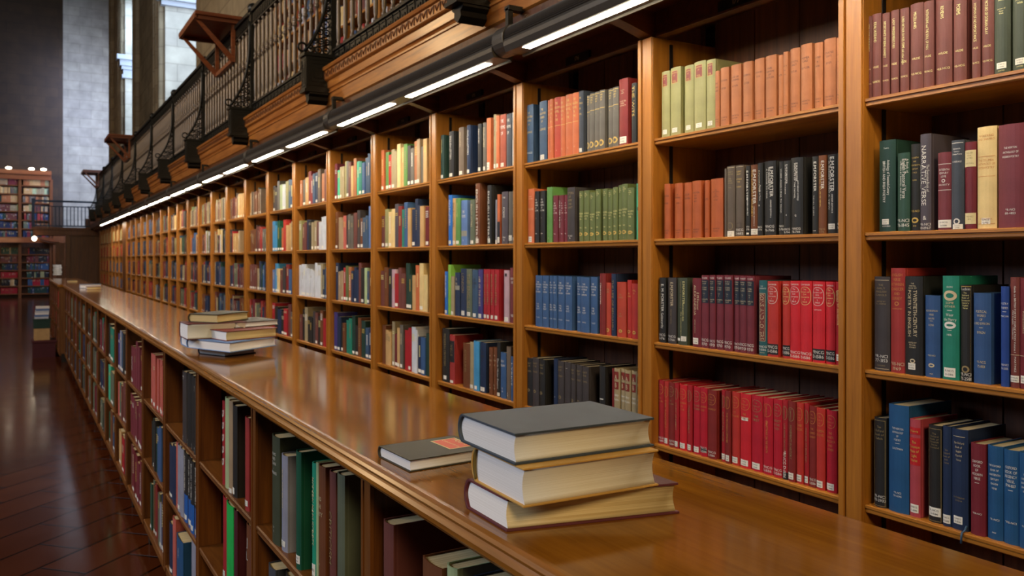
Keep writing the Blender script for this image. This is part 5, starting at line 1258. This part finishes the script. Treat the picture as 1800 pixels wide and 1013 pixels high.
# fluorescent fixtures: ribbed housing above, glowing diffuser below, joined by collars
LX, LZ = 1.795, RZ(.93)
c0_ = Yat(895, LX); c1_ = Yat(587, LX); FL = c1_ - c0_
ys_ = [c0_ + FL * k for k in range(-1, 10)]
for i in range(len(ys_) - 1):
    y0, y1 = ys_[i] + .05, ys_[i + 1] - .05; hy = (y1 - y0) / 2
    root = empty('linear_light', (LX, (y0 + y1) / 2, LZ))
    tag(root, 'long ribbed metal strip light under the gallery frieze, %s from the near end' % ORD[i + 1], 'light', 'strip lights under the gallery')
    prof = []
    n = 62; R0 = .058
    for k in range(n + 1):
        a = math.radians(-30 + 240 * k / n)
        r = R0 - (.0055 if (k % 2 and 6 < k < 58) else 0)
        prof.append((-r * math.cos(a) * 1.0 * -1, r * math.sin(a) * 1.0))
    prof = [(x, z) for x, z in prof]
    MB().prism_y(prof, -hy, hy).build('housing', HOUSE, root)
    m = hy / 2
    for s in (-1, 1):
        MB().box(-.030, .006, s * m - m + .11, s * m + m - .11, -.0655, -.062).build('diffuser', TUBE_M, root)
    MB().prism_y([(-.05, -.018), (-.058, -.022), (-.057, -.040), (-.046, -.064), (.034, -.064), (.038, -.072), (.044, -.072), (.052, -.022), (.05, -.018)], -hy, hy).build('side_lip', HOUSE, root)
for i, y in enumerate(ys_):
    root = empty('light_collar', (LX, y, LZ), 'dark collar joining two strip lights below the frieze, %s from the near end' % ORD[i + 1], 'collar', 'collars between the strip lights')
    mb = MB(); pr = [(.062 * math.cos(a), .064 * math.sin(a)) for a in [2 * math.pi * k / 20 for k in range(20)]]
    mb.prism_y(pr, -.045, .045); mb.build('sleeve', HOUSE, root, bevel=.003)
    MB().box(-.012, .012, -.012, .012, .06, .14).box(-.012, .07, -.02, .02, .13, .15).build('hanger', IRON, root)

# ------------------------------------------------------------------ return of the gallery at the far end
RY = 28.7
root = empty('return_balcony', (.34, RY, RZ(.73)))
tag(root, 'balcony crossing at the far end with blue-grey iron railing and oak fascia', 'balcony')
MB().box(0, 1.75, 0, 1.0, 0, .2).box(-.04, 1.75, -.04, 0, .16, .24).build('deck', W_FAR, root)
rl = MB().box(0, 1.7, 0, .04, 1.0, 1.06).box(0, 1.7, .01, .03, .86, .89).box(0, 1.7, 0, .03, .26, .30).box(-.04, .04, -.02, .06, .2, 1.1)
rl.build('rail', IRONB, root)
for k in range(17):
    MB().box(.1 * k + .08, .1 * k + .105, .01, .03, .3, .86).build('baluster', IRONB, root)
o = MB().box(1.2, 2.3, RY + .1, RY + .25, 0, RZ(.73)).box(1.2, 1.32, RY + .02, RY + .1, 0, RZ(.73)).box(1.8, 3.1, RY + 1.02, RY + 1.12, RZ(.3), RZ(1.3)).build('wall_oak_partition', W_LV); o['kind'] = 'structure'
MB2 = MB()
for k in range(4): MB2.box(1.36 + .2 * k, 1.365 + .2 * k, RY + .09, RY + .1, 0, RZ(.73))
o = MB2.build('trim_7', W_DK); o['kind'] = 'structure'
root = empty('bracket_post', (1.05, RY, 0), 'oak post with curved bracket carrying the far balcony', 'post')
MB().box(-.12, .12, -.05, .1, 0, RZ(.45)).box(-.15, .15, -.07, .12, RZ(.45), RZ(.5)).build('post', W_FAR, root)
pts = [(-.02 - .66 * (math.sin(t)) , 0, RZ(.48) + .26 * (1 - math.cos(t))) for t in [math.pi / 2 * k / 8 for k in range(9)]]
MB().tube(pts, .045, 6).build('curved_brace', W_FAR, root)
o = MB().lathe([(.015, -.07), (.05, -.05), (.07, 0), (.05, .05), (.015, .07)], 12).build('globe_lamp', SPOT_M); g = P(60, 420, .95)
o.location = (.37, RY - .1, RZ(.62)); tag(o, 'small glowing globe lamp beneath the far balcony corner', 'lamp')

# ------------------------------------------------------------------ bookcases against the end wall
for ci, (xa, xb) in enumerate(EC):
    root = empty('end_wall_bookcase', ((xa + xb) / 2, EY, 0)); hx = (xb - xa) / 2
    tag(root, 'tall two-storey oak bookcase on the end wall, %s from its right end' % ORD[4 - ci], 'bookcase', 'bookcases on the end wall')
    for s in ([-1] if ci < 3 else [-1, 1]): MB().box(s * hx - .06, s * hx + .06, -.03, .4, 0, RZ(3.55)).build('upright', W_FAR, root)
    for z in ELO + EUP: MB().box(-hx + .061, hx - .061, 0, .38, z - .05, z).build('shelf', W_FAR, root)
    MB().box(-hx, hx, .38, .42, 0, RZ(3.6)).build('back_panel', W_BACK, root)
    MB().box(-hx, hx, -.15, .4, RZ(3.5), RZ(3.72)).box(-hx, hx, -.3, .4, RZ(3.72), RZ(3.9)).build('cornice', W_RED, root)
MB().box(1.27, 2.6, EY - .1, EY + .1, 0, RZ(1.3)).build('wall_oak_end_panel', W_FAR)['kind'] = 'structure'
o = MB().box(-8, 1.3, EY - .8, EY - .35, RZ(.72), RZ(.92)).box(-8, 1.35, EY - .35, EY, RZ(.72), RZ(.8)).build('trim_8', W_RED); o['kind'] = 'structure'
for i, (x, y) in enumerate(((21, 300), (57, 302), (77, 303))):
    X = [-.42, .44, .9][i]
    root = empty('spot_lamp', (X, EY - .15, RZ(3.97)), 'small warm spot lamp on the end bookcase cornice, %s of three' % ['leftmost', 'middle', 'rightmost'][i], 'lamp', 'spot lamps on the cornice')
    MB().lathe([(.05, -.05), (.10, -.035), (.12, 0), (.10, .035), (.04, .05)], 10).build('bulb', SPOT_M, root)
    MB().box(-.03, .03, -.03, .3, -.09, -.05).build('arm', IRON, root)
area('spot_light_upper', (0, EY - 1.6, RZ(4.2)), (-.3, EY, RZ(2.9)), 3, .3, 13, (1, .74, .42))
area('spot_light_lower', (-1.0, EY - 1.8, RZ(.9)), (-1.2, EY, RZ(-.3)), 2, .3, 7, (1, .70, .36))
MB().box(-14, -13.8, -6, 46, 0, 12).build('wall_left', STONE_Y)['kind'] = 'structure'
